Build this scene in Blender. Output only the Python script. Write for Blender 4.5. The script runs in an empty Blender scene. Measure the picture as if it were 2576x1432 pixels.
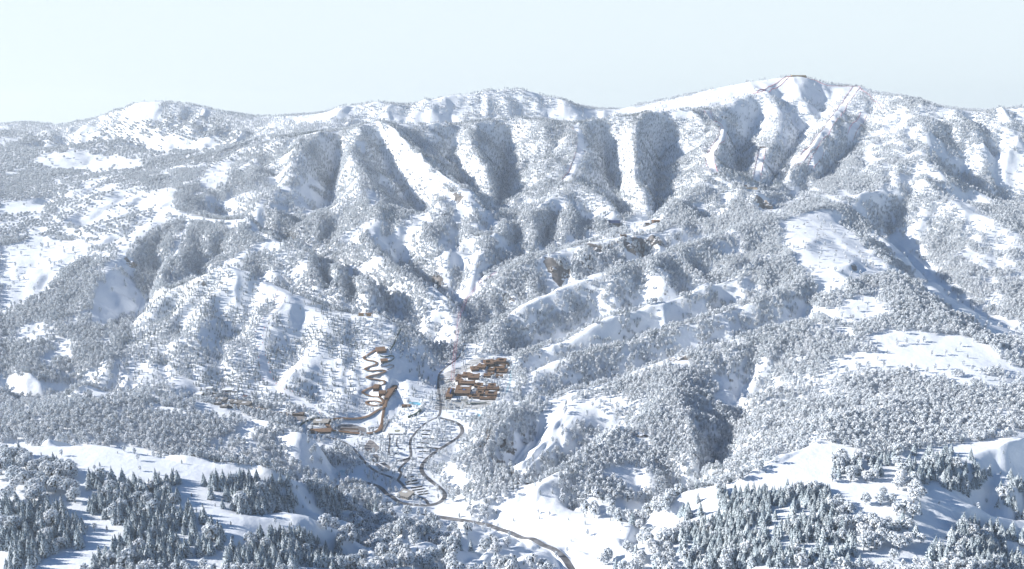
import bpy, bmesh, math, random
import numpy as np
from mathutils import Vector, Matrix

rnd = random.Random(7)
S = bpy.context.scene
COL = S.collection
R = math.radians

# ---------------------------------------------------------------- camera, sky, sun, exposure
CAM_H, FOC, FW, FH = 1154.0, 1870.0, 2576.0, 1432.0
PITCH = math.atan((FH/2-316.0)/FOC)
cam_d = bpy.data.cameras.new("camera")
cam_d.sensor_width = 36.0
cam_d.lens = 36.0*FOC/FW
cam_d.clip_start, cam_d.clip_end = 5.0, 60000.0
cam = bpy.data.objects.new("camera", cam_d)
cam.location = (0, 0, CAM_H)
cam.rotation_euler = (math.pi/2-PITCH, 0, 0)
COL.objects.link(cam)
S.camera = cam

SUN_EL, SUN_BACK = 26.0, 3.0                      # degrees; the sun stands to the left, a touch behind the view line
w = bpy.data.worlds.new("World"); S.world = w
w.use_nodes = True
nt = w.node_tree; nt.nodes.clear()
sky = nt.nodes.new("ShaderNodeTexSky"); sky.sky_type = 'NISHITA'; sky.sun_disc = False
sky.sun_elevation = R(SUN_EL); sky.sun_rotation = R(-90+SUN_BACK)
sky.altitude = 1200; sky.air_density = 1.0; sky.dust_density = 0.2; sky.ozone_density = 4.0
bg = nt.nodes.new("ShaderNodeBackground"); bg.inputs[1].default_value = 0.062
wo = nt.nodes.new("ShaderNodeOutputWorld")
# a thin pale veil of high cloud whitens the lowest band of the sky
geo = nt.nodes.new("ShaderNodeTexCoord"); sep = nt.nodes.new("ShaderNodeSeparateXYZ")
ramp = nt.nodes.new("ShaderNodeMapRange"); ramp.interpolation_type = 'SMOOTHSTEP'
ramp.inputs[1].default_value = 0.15; ramp.inputs[2].default_value = 0.32; ramp.inputs[3].default_value = 1.0; ramp.inputs[4].default_value = 0.0
veil = nt.nodes.new("ShaderNodeMix"); veil.data_type = 'RGBA'; veil.inputs[7].default_value = (7.6, 8.6, 9.1, 1)
nt.links.new(geo.outputs['Generated'], sep.inputs[0]); nt.links.new(sep.outputs[2], ramp.inputs[0])
hs = nt.nodes.new("ShaderNodeHueSaturation"); hs.inputs['Saturation'].default_value = 1.45
nt.links.new(sky.outputs[0], hs.inputs['Color']); nt.links.new(ramp.outputs[0], veil.inputs[0]); nt.links.new(hs.outputs[0], veil.inputs[6])
nt.links.new(veil.outputs[2], bg.inputs[0]); nt.links.new(bg.outputs[0], wo.inputs[0])
sd = bpy.data.lights.new("sun", 'SUN'); sd.energy = 5.0; sd.angle = R(0.5); sd.color = (1.0, 0.965, 0.92)
sun = bpy.data.objects.new("sun", sd); COL.objects.link(sun)
to_sun = Vector((-math.cos(R(SUN_EL))*math.cos(R(SUN_BACK)), math.cos(R(SUN_EL))*math.sin(R(SUN_BACK)), math.sin(R(SUN_EL))))
sun.rotation_euler = to_sun.to_track_quat('Z', 'Y').to_euler()
S.view_settings.view_transform = 'Standard'; S.view_settings.look = 'None'
S.view_settings.exposure = 0.84; S.view_settings.gamma = 1.0
S.cycles.max_bounces = 6; S.cycles.diffuse_bounces = 4; S.cycles.transmission_bounces = 4; S.cycles.glossy_bounces = 2
S.cycles.volume_bounces = 0; S.cycles.transparent_max_bounces = 4
S.cycles.caustics_reflective = False; S.cycles.caustics_refractive = False

# ---------------------------------------------------------------- terrain: surveyed crests and valley floors
CP, SP = math.cos(PITCH), math.sin(PITCH)
def sight(px, py):
    """bearing a = x/y and slope s = dz/dy of the sight line through a point of the survey drawing"""
    u = (px-FW/2)/FOC; v = (FH/2-py)/FOC
    fw = CP+v*SP
    return u/fw, (-SP+v*CP)/fw
def at(px, py, Y):
    a, s = sight(px, py)
    return (a*Y, Y, CAM_H+s*Y)
def atz(px, Y, z):
    z = z+0.0139*Y-(38 if 2500 < Y < 4300 else 12)
    s = (z-CAM_H)/Y
    v = (s*CP+SP)/(CP-s*SP)
    a = ((px-FW/2)/FOC)/(CP+v*SP)
    return (a*Y, Y, z)
# crest lines and slopes that can be seen: (drawing x, drawing y, distance)
LINES = [
 # skyline
 [(-300,318,8600),(-100,316,8600),(0,312,8500),(60,306,8500),(110,311,8400),(160,314,8400),(200,306,8300),(250,298,8200),(290,285,8000),(320,264,7900),(345,255,7800),(420,254,7800),(480,260,7800),(560,280,7700),(640,293,7600),(690,293,7500),(740,290,7350),(800,286,7200),(860,272,7000),(900,262,6950),(950,250,6900),(990,261,6900),(1030,265,6900),(1080,254,6900),(1150,239,7000),(1230,232,7000),(1300,222,7000),(1340,228,6950),(1400,246,6900),(1440,255,6850),(1470,274,6800),(1500,277,6900)],
 [(1500,277,6900),(1560,274,7000),(1640,258,7000),(1720,240,7000),(1800,220,7000),(1900,202,6950),(1985,190,6900),(2010,188,6850),(2035,192,6850),(2080,207,6850),(2110,214,6900),(2155,215,6900),(2190,232,6700),(2225,238,6500),(2270,243,6350),(2300,251,6200),(2380,272,6100),(2440,283,6000),(2500,278,6000),(2576,266,6000),(2800,255,6000)],
 # crest of the great wall
 [(560,385,6100),(640,365,6000),(700,350,5900),(776,336,5850),(866,328,5800),(905,313,5800),(941,309,5800),(1000,311,5900),(1080,313,5950),(1130,318,5900),(1190,304,6000),(1300,290,6000),(1360,300,5950),(1440,312,5900),(1500,302,5950),(1560,297,6000),(1604,288,6000),(1700,283,6100),(1780,278,6150),(1830,262,6300),(1900,240,6500),(1960,208,6800),(1985,190,6900)],
 # spurs of the wall and the gullies between them
 [(776,336,5850),(745,365,5500),(738,400,5250),(735,440,5050),(720,470,4900),(700,500,4750)],
 [(941,309,5800),(981,322,5600),(1028,370,5300),(1059,397,5120),(1123,444,4850),(1157,462,4720),(1180,490,4570),(1215,560,4320),(1245,610,4130)],
 [(1085,440,4980),(1100,475,4750),(1110,521,4480),(1133,565,4250),(1157,600,4120),(1190,650,3930)],
 [(905,313,5800),(875,365,5400),(885,400,5150),(908,440,4900),(914,498,4600),(954,525,4420),(981,558,4300),(1035,572,4200),(1069,589,4100),(1096,610,4020),(1140,650,3900),(1165,700,3780)],
 [(1440,312,5900),(1450,345,5600),(1460,380,5350),(1455,410,5180),(1430,447,4980),(1425,470,4850),(1400,500,4660),(1353,522,4520),(1290,555,4300),(1235,590,4080),(1205,640,3880),(1195,700,3650)],
 [(1425,465,4870),(1471,464,4820),(1512,494,4700),(1549,525,4580),(1560,560,4450)],
 [(1370,300,5950),(1375,340,5650),(1380,390,5400),(1355,430,5200),(1320,470,5000)],
 [(1190,304,6000),(1178,340,5650),(1182,380,5350),(1204,410,5180),(1228,444,4980),(1240,481,4850)],
 [(1604,288,6000),(1592,340,5550),(1597,400,5180),(1590,436,4980),(1610,470,4800),(1640,520,4580)],
 [(1780,278,6150),(1800,310,5850),(1830,330,5650),(1810,370,5400),(1785,400,5200),(1797,438,4950),(1760,470,4780),(1720,495,4620),(1690,520,4520),(1660,545,4430)],
 [(1797,438,4950),(1830,455,4850),(1880,474,4750),(1925,495,4600)],
 [(2155,215,6900),(2130,250,6500),(2100,285,6200),(2060,335,5850),(2040,370,5600),(1985,435,5150)],
 [(2010,188,6850),(1985,240,6600),(1960,300,6250),(1945,340,5950),(1925,375,5620),(1905,455,5000)],
 [(850,350,5800),(850,400,5600),(840,450,5350),(825,500,5050),(815,545,4750)],
 [(960,370,5700),(985,420,5500),(1010,470,5250),(1045,520,4900),(1075,560,4600)],
 [(1120,345,5900),(1140,380,5750),(1155,420,5500),(1165,445,5300),(1195,475,5050),(1230,507,4850)],
 [(1270,345,5950),(1275,400,5700),(1268,450,5380),(1255,502,4980),(1262,535,4600)],
 [(1515,330,5950),(1525,390,5700),(1540,440,5430),(1560,490,5050),(1575,545,4600)],
 [(1675,320,6050),(1665,370,5850),(1660,420,5550),(1660,470,5150),(1655,510,4800),(1640,552,4500)],
 [(1900,270,6500),(1885,320,6200),(1865,370,5900),(1855,410,5550),(1860,445,5200)],
 [(2030,300,6330),(2000,370,5850),(1970,425,5400),(1935,470,5000)],
 # the rocky ridge above the gorge
 [(1790,552,4400),(1750,560,4320),(1700,572,4220),(1663,588,4130),(1600,595,4060),(1540,600,4000),(1478,612,3950),(1393,636,3850),(1326,655,3750),(1260,695,3650),(1215,730,3580),(1185,760,3520)],
 # the long right ridge down to the gorge
 [(2225,238,6500),(2290,262,6200),(2330,310,5750),(2324,376,5400),(2307,410,5230),(2280,464,5000),(2246,481,4900),(2158,498,4720),(2088,521,4500),(2010,538,4350),(1942,556,4200),(1885,566,4100),(1820,585,3980),(1757,606,3860),(1640,648,3660),(1511,686,3510),(1427,713,3430),(1360,747,3330),(1290,785,3250),(1245,820,3180)],
 [(2088,521,4500),(2130,560,4250),(2172,599,4000),(2210,640,3760),(2260,693,3470),(2314,754,3170),(2364,801,2950),(2408,835,2850),(2470,860,2750),(2550,912,2600),(2700,980,2450)],
 [(2307,410,5230),(2331,437,5080),(2381,498,4820),(2449,538,4620),(2523,559,4500),(2650,600,4400)],
 # front right ridges
 [(1292,899,2980),(1360,878,3000),(1427,860,3020),(1478,831,3050),(1540,798,3100),(1580,785,3130),(1660,760,3200),(1760,725,3300),(1870,690,3430),(1960,650,3600),(2040,600,3850)],
 [(1290,960,2800),(1343,936,2830),(1413,902,2880),(1480,885,2920),(1560,865,2950),(1640,840,3000),(1740,808,3050),(1830,780,3100),(1908,760,3150),(2000,720,3250),(2080,690,3350),(2150,660,3500)],
 [(1300,1015,2560),(1393,1003,2600),(1461,987,2630),(1528,967,2670),(1596,936,2720),(1663,912,2760),(1725,893,2800),(1800,875,2830),(1900,850,2880),(2000,825,2930),(2094,805,2970),(2200,785,3020),(2260,760,3080),(2314,754,3150)],
 [(1700,905,2780),(1690,940,2650),(1680,980,2500),(1690,1020,2380),(1710,1060,2270),(1730,1110,2130),(1760,1160,2000),(1790,1195,1900)],
 [(1326,1010,2560),(1280,1040,2450),(1240,1080,2330),(1215,1130,2220),(1210,1180,2120),(1240,1220,2000),(1280,1240,1930)],
 [(1461,987,2630),(1440,1030,2480),(1400,1080,2330),(1360,1140,2170),(1310,1190,2060)],
 [(1680,1000,2450),(1600,1060,2280),(1540,1105,2150),(1470,1150,2050),(1410,1185,1970),(1340,1230,1880)],
 [(1650,1275,1750),(1726,1243,1720),(1774,1229,1720),(1875,1212,1700),(1976,1158,1780),(2060,1110,1880),(2111,1066,1980),(2200,1045,2050),(2260,1020,2150)],
 # left: triangular mountain over the bobsleigh run
 [(310,840,3130),(355,787,3280),(402,757,3320),(432,740,3340),(490,706,3370),(564,661,3400),(625,686,3360),(675,710,3300),(726,737,3250),(753,754,3220),(810,781,3170),(870,789,3150),(934,791,3140),(968,808,3110),(1012,831,3080),(1060,855,3040),(1089,880,3010),(1120,905,2970)],
 [(420,480,4900),(398,538,4500),(371,565,4300),(321,619,4000),(287,659,3800),(240,705,3600),(223,744,3450),(215,800,3250),(230,840,3120)],
 [(420,480,4900),(473,542,4400),(527,552,4300),(570,556,4250),(611,554,4250),(642,589,4100),(692,606,4000),(726,613,3950),(780,630,3850),(830,660,3750),(900,690,3600),(950,720,3480)],
 [(611,554,4250),(640,525,4500),(660,505,4650),(690,470,4900),(720,430,5200),(740,390,5500),(776,336,5850)],
 [(473,542,4400),(465,570,4250),(450,610,4050),(440,650,3850),(415,693,3650),(402,750,3420)],
 [(914,498,4600),(925,560,4320),(930,600,4100),(950,640,3900),(985,670,3750),(1022,700,3600),(1075,725,3500),(1120,755,3420),(1150,790,3330),(1158,830,3210)],
 # left front ridges
 [(-150,1030,2450),(0,1012,2450),(132,1017,2400),(219,980,2480),(300,985,2480),(371,1000,2450),(450,1012,2440),(540,1026,2420),(640,1045,2400),(743,1066,2360)],
 [(-150,1090,2150),(0,1075,2150),(115,1047,2200),(230,1012,2280),(320,1012,2290),(405,1017,2280),(456,1034,2240),(588,1047,2220),(669,1068,2180),(760,1092,2130),(808,1125,2120),(828,1170,2150)],
 [(-200,1130,1650),(-60,1130,1650),(60,1115,1700),(150,1122,1680),(230,1112,1700),(287,1121,1680),(371,1141,1650),(473,1162,1620),(560,1175,1610),(642,1184,1610),(726,1219,1600),(790,1240,1640),(850,1262,1700)],
 # valley floor, from the village down and out
 [(1640,552,4500),(1590,570,4400),(1520,590,4250),(1440,612,4130),(1350,645,3960),(1280,665,3870),(1210,685,3770),(1185,730,3620),(1165,775,3480),(1180,815,3320),(1190,845,3200),(1160,878,3060)],
 [(2210,275,6350),(2165,340,5950),(2115,400,5600),(2065,450,5250),(2010,495,4860),(1960,515,4650),(1900,532,4450),(1850,546,4340)],
 [(2215,560,4800),(2230,580,4700),(2290,640,4350),(2340,690,4020),(2400,750,3750),(2480,800,3500),(2576,840,3300),(2750,880,3200)],
 [(1285,945,2850),(1200,960,2800),(1110,975,2770)],
 [(1270,905,2960),(1190,905,2960),(1120,925,2900)],
 [(1285,1005,2650),(1200,1010,2640),(1110,1020,2600)],
 [(1060,1060,2480),(1150,1075,2440),(1170,1100,2370)],
 [(870,1100,2400),(950,1130,2300),(1000,1180,2180),(1030,1240,2050),(1110,1262,2010)],
 [(1150,1105,2360),(1090,1180,2200),(1130,1250,2030)],
 [(860,1072,2480),(960,1078,2480),(990,1050,2540)],
 [(950,1012,2640),(955,985,2690),(960,950,2760),(965,915,2820),(955,885,2880),(1005,840,3060)],
 [(1080,1300,1920),(1180,1310,1880),(1280,1325,1800),(1390,1370,1650),(1440,1430,1520)],
 # gentle ground of the foreground and the left flats
 [(1450,1280,1850),(1600,1330,1650),(1500,1400,1500)],
 [(1000,1350,1550),(1100,1400,1450),(1300,1440,1400)],
 [(950,1292,1800),(900,1400,1350)],
 [(840,1200,2100),(900,1212,2060),(1000,1250,2040)],
 [(0,1200,1500),(0,1440,1150),(400,1440,1150),(700,1440,1180),(900,1440,1250)],
 [(200,1300,1350),(600,1300,1380),(800,1330,1400)],
 [(1900,1350,1450),(1900,1440,1300),(2180,1400,1350),(2400,1440,1310),(2600,1440,1400),(2760,1440,1480)],  # right end shaped to fall away from the sun, darkening the corner
 [(2270,1250,1560),(2450,1280,1580),(2600,1300,1680),(2760,1300,1720)],  # same made-up fall to the right, for shade
 [(2200,1000,2350),(2300,950,2480),(2450,1050,2150)],
 [(2400,1150,1800),(2576,1100,1900)],
 [(2050,1020,2250),(1900,1100,2050),(1850,1150,1950)],
 [(0,450,6000),(200,420,6500),(300,385,6900)],
 [(100,380,7000),(300,350,7300),(600,320,7100)],
 [(100,520,5200),(250,480,5300),(420,480,4900),(560,430,5500)],
 [(0,600,4300),(100,620,4200),(200,600,4350)],
 [(0,700,3700),(100,720,3600),(130,850,3050)],
 [(0,790,3300),(0,900,2900),(100,960,2700)],
 [(200,900,2880),(300,905,2860),(420,960,2720)],
 [(490,992,2650),(600,1020,2590),(743,1054,2500),(840,1075,2450)],
 [(310,835,3230),(340,795,3370),(380,760,3480)],
 [(680,420,5400),(700,480,5000),(640,480,4850)],
 [(560,960,2760),(650,930,2800),(700,960,2740),(800,1010,2630)],
 # small spurs and gullies on the faces
 [(832,663,3740),(850,705,3560),(858,745,3420)],[(905,692,3590),(915,730,3450),(925,765,3330)],[(765,622,3900),(785,665,3700),(795,705,3530)],
 [(868,690,3760),(885,730,3610),(892,765,3460)],[(800,660,3910),(820,700,3750),(828,745,3570)],
 [(540,690,3370),(520,750,3210),(500,820,3040),(490,890,2880)],[(753,756,3215),(735,820,3055),(730,890,2900),(735,945,2760)],[(650,720,3310),(630,790,3130),(615,860,2980)],
 [(1353,522,4520),(1350,560,4310),(1340,600,4130),(1330,630,4000)],[(1430,480,4800),(1435,520,4560),(1425,570,4290),(1410,605,4140)],[(1390,535,4590),(1385,580,4370),(1375,625,4120)],[(1475,530,4640),(1472,580,4360)],[(1300,560,4420),(1295,600,4220),(1290,640,4010)],
 [(1511,686,3500),(1530,720,3410),(1550,748,3350)],[(1640,648,3600),(1660,690,3470),(1680,722,3380)],[(1660,760,3200),(1680,800,3100),(1690,828,3050)],[(1870,690,3400),(1880,735,3260)],
]
# valley floors that lie behind a crest: (drawing x, distance, height)
FLOORS = [
 [(1780,4040,440),(1700,3920,410),(1600,3740,380),(1500,3600,350),(1400,3520,320),(1300,3400,265),(1230,3300,215)],
 [(1300,3080,165),(1427,3180,195),(1540,3260,245),(1660,3330,295),(1800,3440,350),(1950,3650,430)],
 [(1320,2900,150),(1450,2970,175),(1600,3060,230),(1760,3160,285),(1900,3260,350)],
 [(1320,2680,110),(1430,2750,125),(1560,2830,160),(1700,2900,205),(1850,2970,255),(2000,3050,305)],
 [(1860,2650,165),(1850,2450,135),(1820,2250,110),(1790,2080,90),(1730,1900,80),(1640,1820,75)],
 [(1530,2400,120),(1480,2300,110),(1420,2150,85),(1360,2020,65)],
 [(1350,2400,95),(1310,2280,75),(1270,2150,55)],
 [(564,3620,420),(726,3470,320),(870,3360,255),(1000,3290,205),(1090,3180,175)],
 [(560,4620,520),(640,4450,490),(720,4250,430),(800,4050,385),(880,3850,330),(930,3650,290),(1000,3450,240)],
 [(1150,3500,255),(1130,3620,280),(1090,3750,320),(1040,3950,380),(1000,4150,440)],
 [(400,3900,400),(370,3600,290),(330,3350,225)],
 [(520,3900,420),(490,3700,360),(470,3550,330)],
 [(250,2380,190),(400,2370,175),(560,2330,145),(700,2290,115),(800,2250,85)],
 [(0,2620,150),(300,2620,140)],
 [(-150,1950,220),(150,1950,205),(300,1950,200),(450,1930,185),(600,1900,165),(750,1880,125),(830,1880,95)],
 [(2650,5050,540),(2576,5080,560),(2480,5200,640),(2400,5400,760)],
 [(900,6500,960),(1100,6500,1000),(1300,6500,980),(1480,6500,960),(1560,6600,1020)],
 [(600,6600,900),(300,7400,830),(100,7600,800)],
]

NA, NB = 1000, 1160
A0, A1, Y0, Y1 = -0.98, 0.98, 800.0, 11000.0
B0, B1 = math.log(Y0), math.log(Y1)
def solve_terrain():
    pts = []
    for ln in LINES:
        w3 = [np.array(at(*q)) for q in ln]
        pts += list(zip(w3[:-1], w3[1:]))
    for ln in FLOORS:
        w3 = [np.array(atz(*q)) for q in ln]
        pts += list(zip(w3[:-1], w3[1:]))
    smp = []
    for p, q in pts:
        n = max(2, int(np.linalg.norm(q-p)/4))
        t = np.linspace(0, 1, n)[:, None]
        smp.append(p+(q-p)*t)
    smp = np.concatenate(smp)
    sa = smp[:, 0]/smp[:, 1]; sb = np.log(smp[:, 1]); sz = smp[:, 2]
    h = None
    for lev in (32, 16, 8, 4, 2):
        na, nb = NA//lev+1, NB//lev+1
        ia = np.clip(np.rint((sa-A0)/(A1-A0)*(na-1)).astype(int), 0, na-1)
        ib = np.clip(np.rint((sb-B0)/(B1-B0)*(nb-1)).astype(int), 0, nb-1)
        acc = np.zeros((nb, na)); cnt = np.zeros((nb, na))
        np.add.at(acc, (ib, ia), sz); np.add.at(cnt, (ib, ia), 1)
        fix = cnt > 0; val = np.where(fix, acc/np.maximum(cnt, 1), 0)
        # the far rim falls away
        fix[-1, :] = True; val[-1, :] = 650
        h = np.full((nb, na), sz.mean()) if h is None else resize(h, nb, na)
        h = np.where(fix, val, h)
        for it in range(600 if lev >= 8 else 260):
            g = np.pad(h, 1, mode='edge')
            m = (g[:-2, 1:-1]+g[2:, 1:-1]+g[1:-1, :-2]+g[1:-1, 2:])*0.25
            h = np.where(fix, val, h+1.0*(m-h))
    return h
def resize(h, nb, na):
    b0, a0 = h.shape
    fb = np.linspace(0, b0-1, nb); fa = np.linspace(0, a0-1, na)
    ib = np.minimum(fb.astype(int), b0-2); ia = np.minimum(fa.astype(int), a0-2)
    tb = (fb-ib)[:, None]; ta = (fa-ia)[None, :]
    return (h[ib][:, ia]*(1-tb)*(1-ta)+h[ib+1][:, ia]*tb*(1-ta)+h[ib][:, ia+1]*(1-tb)*ta+h[ib+1][:, ia+1]*tb*ta)
def blur(h, n):
    for _ in range(n):
        g = np.pad(h, 1, mode='edge')
        h = (g[:-2, 1:-1]+2*g[1:-1, 1:-1]+g[2:, 1:-1])*0.25
        g = np.pad(h, 1, mode='edge')
        h = (g[1:-1, :-2]+2*g[1:-1, 1:-1]+g[1:-1, 2:])*0.25
    return h
_perm = np.random.RandomState(11).permutation(4096)
def _hash(i, j, k):
    return _perm[(_perm[(_perm[i & 4095]+j) & 4095]+k) & 4095]/4095.0*2-1
def vnoise(x, y, k=0):
    i = np.floor(x).astype(int); j = np.floor(y).astype(int)
    u = x-i; v = y-j
    u = u*u*u*(u*(u*6-15)+10); v = v*v*v*(v*(v*6-15)+10)
    return (_hash(i, j, k)*(1-u)+_hash(i+1, j, k)*u)*(1-v)+(_hash(i, j+1, k)*(1-u)+_hash(i+1, j+1, k)*u)*v
def fbm(x, y, sc, octs=4, k=0, gain=0.5):
    t = 0; a = 1; n = 0
    for o in range(octs):
        t = t+a*vnoise(x/sc*2**o+o*17.3, y/sc*2**o-o*9.1, k+o); n += a; a *= gain
    return t/n

AX = np.linspace(A0, A1, NA+1); BX = np.linspace(B0, B1, NB+1); YX = np.exp(BX)
GX = AX[None, :]*YX[:, None]; GY = np.repeat(YX[:, None], NA+1, 1)
HT = resize(blur(solve_terrain(), 2), NB+1, NA+1)
HT = blur(HT, 1)
def grid_slope(h):
    dzdb = np.gradient(h, BX, axis=0); dzda = np.gradient(h, AX, axis=1)
    zx = dzda/GY; zy = (dzdb-dzda*AX[None, :])/GY
    return zx, zy
_zx, _zy = grid_slope(blur(HT, 6))
steep = np.hypot(_zx, _zy)
rough = np.clip((steep-0.16)/0.35, 0.0, 1.0)
warp = fbm(GX, GY, 420, 3, 40)*90
rid = (1-np.abs(fbm(GX+warp, GY-warp, 330, 3, 3))*2.4)
gul = (1-np.abs(fbm(GX-warp*0.6, GY+warp*0.5, 150, 3, 9))*2.4)
far = np.clip((GY-1500)/4000, 0.0, 1.0)
big = (1-np.abs(fbm(GX+warp*1.5, GY-warp, 620, 2, 61))*2.4)
HT = HT+rough*((big-0.45)*24*np.clip((GY-2600)/2500, 0, 1)+(rid-0.45)*(15+14*far)+(gul-0.45)*(6+5*far))
def carve(h, amp):
    """running water: flow gathers downhill and cuts branching gullies between the spurs"""
    nb, na = h.shape
    q = resize(h, nb//2, na//2); q = q+np.random.RandomState(3).uniform(-.4, .4, q.shape); m, n = q.shape
    g = np.pad(q, 1, constant_values=1e9)
    best = np.full(q.shape, 0.0); tgt = np.arange(m*n).reshape(m, n).copy(); own = tgt.copy()
    for dj in (-1, 0, 1):
        for di in (-1, 0, 1):
            if dj == 0 and di == 0: continue
            dz = (q-g[1+dj:m+1+dj, 1+di:n+1+di])/math.hypot(dj*1.2, di)
            bt = dz > best; best = np.where(bt, dz, best); tgt = np.where(bt, own+dj*n+di, tgt)
    A = [1.0]*(m*n); tl = tgt.ravel().tolist()
    for c in np.argsort(-q.ravel()).tolist():
        t = tl[c]
        if t != c: A[t] += A[c]
    v = np.clip((np.log(np.array(A).reshape(m, n))-1.2)/5.2, 0, 1)
    cut = blur(v, 1)*.25+blur(v, 4)*.5+blur(v, 14)*1.1+blur(v, 40)*.9
    cut = cut-blur(cut, 160)*.75
    return h-rough*amp*resize(cut, nb, na)
# the broad face over the bobsleigh run is gentler
calm = 1-.6*np.clip(1.25-np.hypot((GX/GY+.335)/.16, (GY-2960)/420), 0, 1)
for k_ in (0, 1, 2): HT = carve(HT, (30+26*far)*calm*(1.0, .8, .6)[k_])
HT = HT+fbm(GX, GY, 60, 4, 21)*(0.6+2.2*rough)

def ground(x, y):
    x = np.asarray(x, float); y = np.asarray(y, float)
    fa = np.clip((x/y-A0)/(A1-A0)*NA, 0, NA-1.001); fb = np.clip((np.log(y)-B0)/(B1-B0)*NB, 0, NB-1.001)
    ia = fa.astype(int); ib = fb.astype(int); ta = fa-ia; tb = fb-ib
    return HT[ib, ia]*(1-tb)*(1-ta)+HT[ib, ia+1]*(1-tb)*ta+HT[ib+1, ia]*tb*(1-ta)+HT[ib+1, ia+1]*tb*ta
_ym = np.exp(np.linspace(math.log(900), math.log(10500), 2600))
def spot(px, py):
    """where the sight line through a point of the drawing meets the ground"""
    a, s = sight(px, py)
    d = ground(a*_ym, _ym)-(CAM_H+s*_ym)
    k = np.argmax(d > 0)
    if d[k] <= 0: k = int(np.argmax(d))
    y = _ym[k]
    return Vector((a*y, y, float(ground(a*y, y))))
def project(x, y, z):
    dz = z-CAM_H
    f = y*CP-dz*SP; v = y*SP+dz*CP
    return FW/2+FOC*x/f, FH/2-FOC*v/f, f
# ---------------------------------------------------------------- materials
MATS = {}
def mat(name, color, rough=0.8, noise=None, metallic=0.0, spec=0.3):
    """plain surface with a little procedural variation: noise = (scale, second colour, low, high)"""
    if name in MATS: return MATS[name]
    m = bpy.data.materials.new(name); m.use_nodes = True
    t = m.node_tree; b = t.nodes["Principled BSDF"]
    b.inputs["Roughness"].default_value = rough; b.inputs["Metallic"].default_value = metallic
    b.inputs["Specular IOR Level"].default_value = spec
    b.inputs["Base Color"].default_value = (*color, 1)
    if noise:
        sc, c2, lo, hi = noise
        tc = t.nodes.new("ShaderNodeTexCoord")
        n = t.nodes.new("ShaderNodeTexNoise"); n.inputs["Scale"].default_value = sc; n.inputs["Detail"].default_value = 5
        r = t.nodes.new("ShaderNodeMapRange"); r.inputs[1].default_value = lo; r.inputs[2].default_value = hi
        x = t.nodes.new("ShaderNodeMix"); x.data_type = 'RGBA'
        x.inputs[6].default_value = (*color, 1); x.inputs[7].default_value = (*c2, 1)
        t.links.new(tc.outputs["Object"], n.inputs["Vector"]); t.links.new(n.outputs[0], r.inputs[0])
        t.links.new(r.outputs[0], x.inputs[0]); t.links.new(x.outputs[2], b.inputs["Base Color"])
    MATS[name] = m
    return m
def leaf_mat(name, c1, c2, trans=0.22):
    """needles or rimed twigs; the tone differs from tree to tree and from clump to clump"""
    m = bpy.data.materials.new(name); m.use_nodes = True
    t = m.node_tree; b = t.nodes["Principled BSDF"]
    b.inputs["Roughness"].default_value = 0.9; b.inputs["Specular IOR Level"].default_value = 0.15
    oi = t.nodes.new("ShaderNodeObjectInfo"); tc = t.nodes.new("ShaderNodeTexCoord")
    n = t.nodes.new("ShaderNodeTexNoise"); n.inputs["Scale"].default_value = 0.35; n.inputs["Detail"].default_value = 3
    ad = t.nodes.new("ShaderNodeMath"); ad.operation = 'ADD'
    r = t.nodes.new("ShaderNodeMapRange"); r.inputs[1].default_value = 0.55; r.inputs[2].default_value = 1.35
    x = t.nodes.new("ShaderNodeMix"); x.data_type = 'RGBA'
    x.inputs[6].default_value = (*c1, 1); x.inputs[7].default_value = (*c2, 1)
    t.links.new(tc.outputs["Object"], n.inputs["Vector"])
    t.links.new(n.outputs[0], ad.inputs[0]); t.links.new(oi.outputs["Random"], ad.inputs[1])
    t.links.new(ad.outputs[0], r.inputs[0]); t.links.new(r.outputs[0], x.inputs[0]); t.links.new(x.outputs[2], b.inputs["Base Color"])
    tl = t.nodes.new("ShaderNodeBsdfTranslucent"); mx = t.nodes.new("ShaderNodeMixShader"); mx.inputs[0].default_value = trans
    t.links.new(x.outputs[2], tl.inputs[0]); t.links.new(b.outputs[0], mx.inputs[1]); t.links.new(tl.outputs[0], mx.inputs[2])
    t.links.new(mx.outputs[0], t.nodes["Material Output"].inputs[0])
    MATS[name] = m
    return m
M_RIME = leaf_mat("rime_frost", (0.93, 0.95, 0.97), (0.78, 0.83, 0.87))
M_TWIG_SHADE = leaf_mat("twigs_and_crown_shade", (0.15, 0.175, 0.20), (0.07, 0.085, 0.10))  # real twigs, and the dark blobs added inside crowns as shade
M_NEEDLE = leaf_mat("spruce_needles", (0.035, 0.065, 0.08), (0.065, 0.10, 0.12))
M_NSNOW = leaf_mat("needle_snow", (0.80, 0.85, 0.88), (0.55, 0.63, 0.68))
M_BARK = mat("bark", (0.07, 0.055, 0.045), 0.95, (1.5, (0.12, 0.10, 0.085), 0.35, 0.65))

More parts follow.
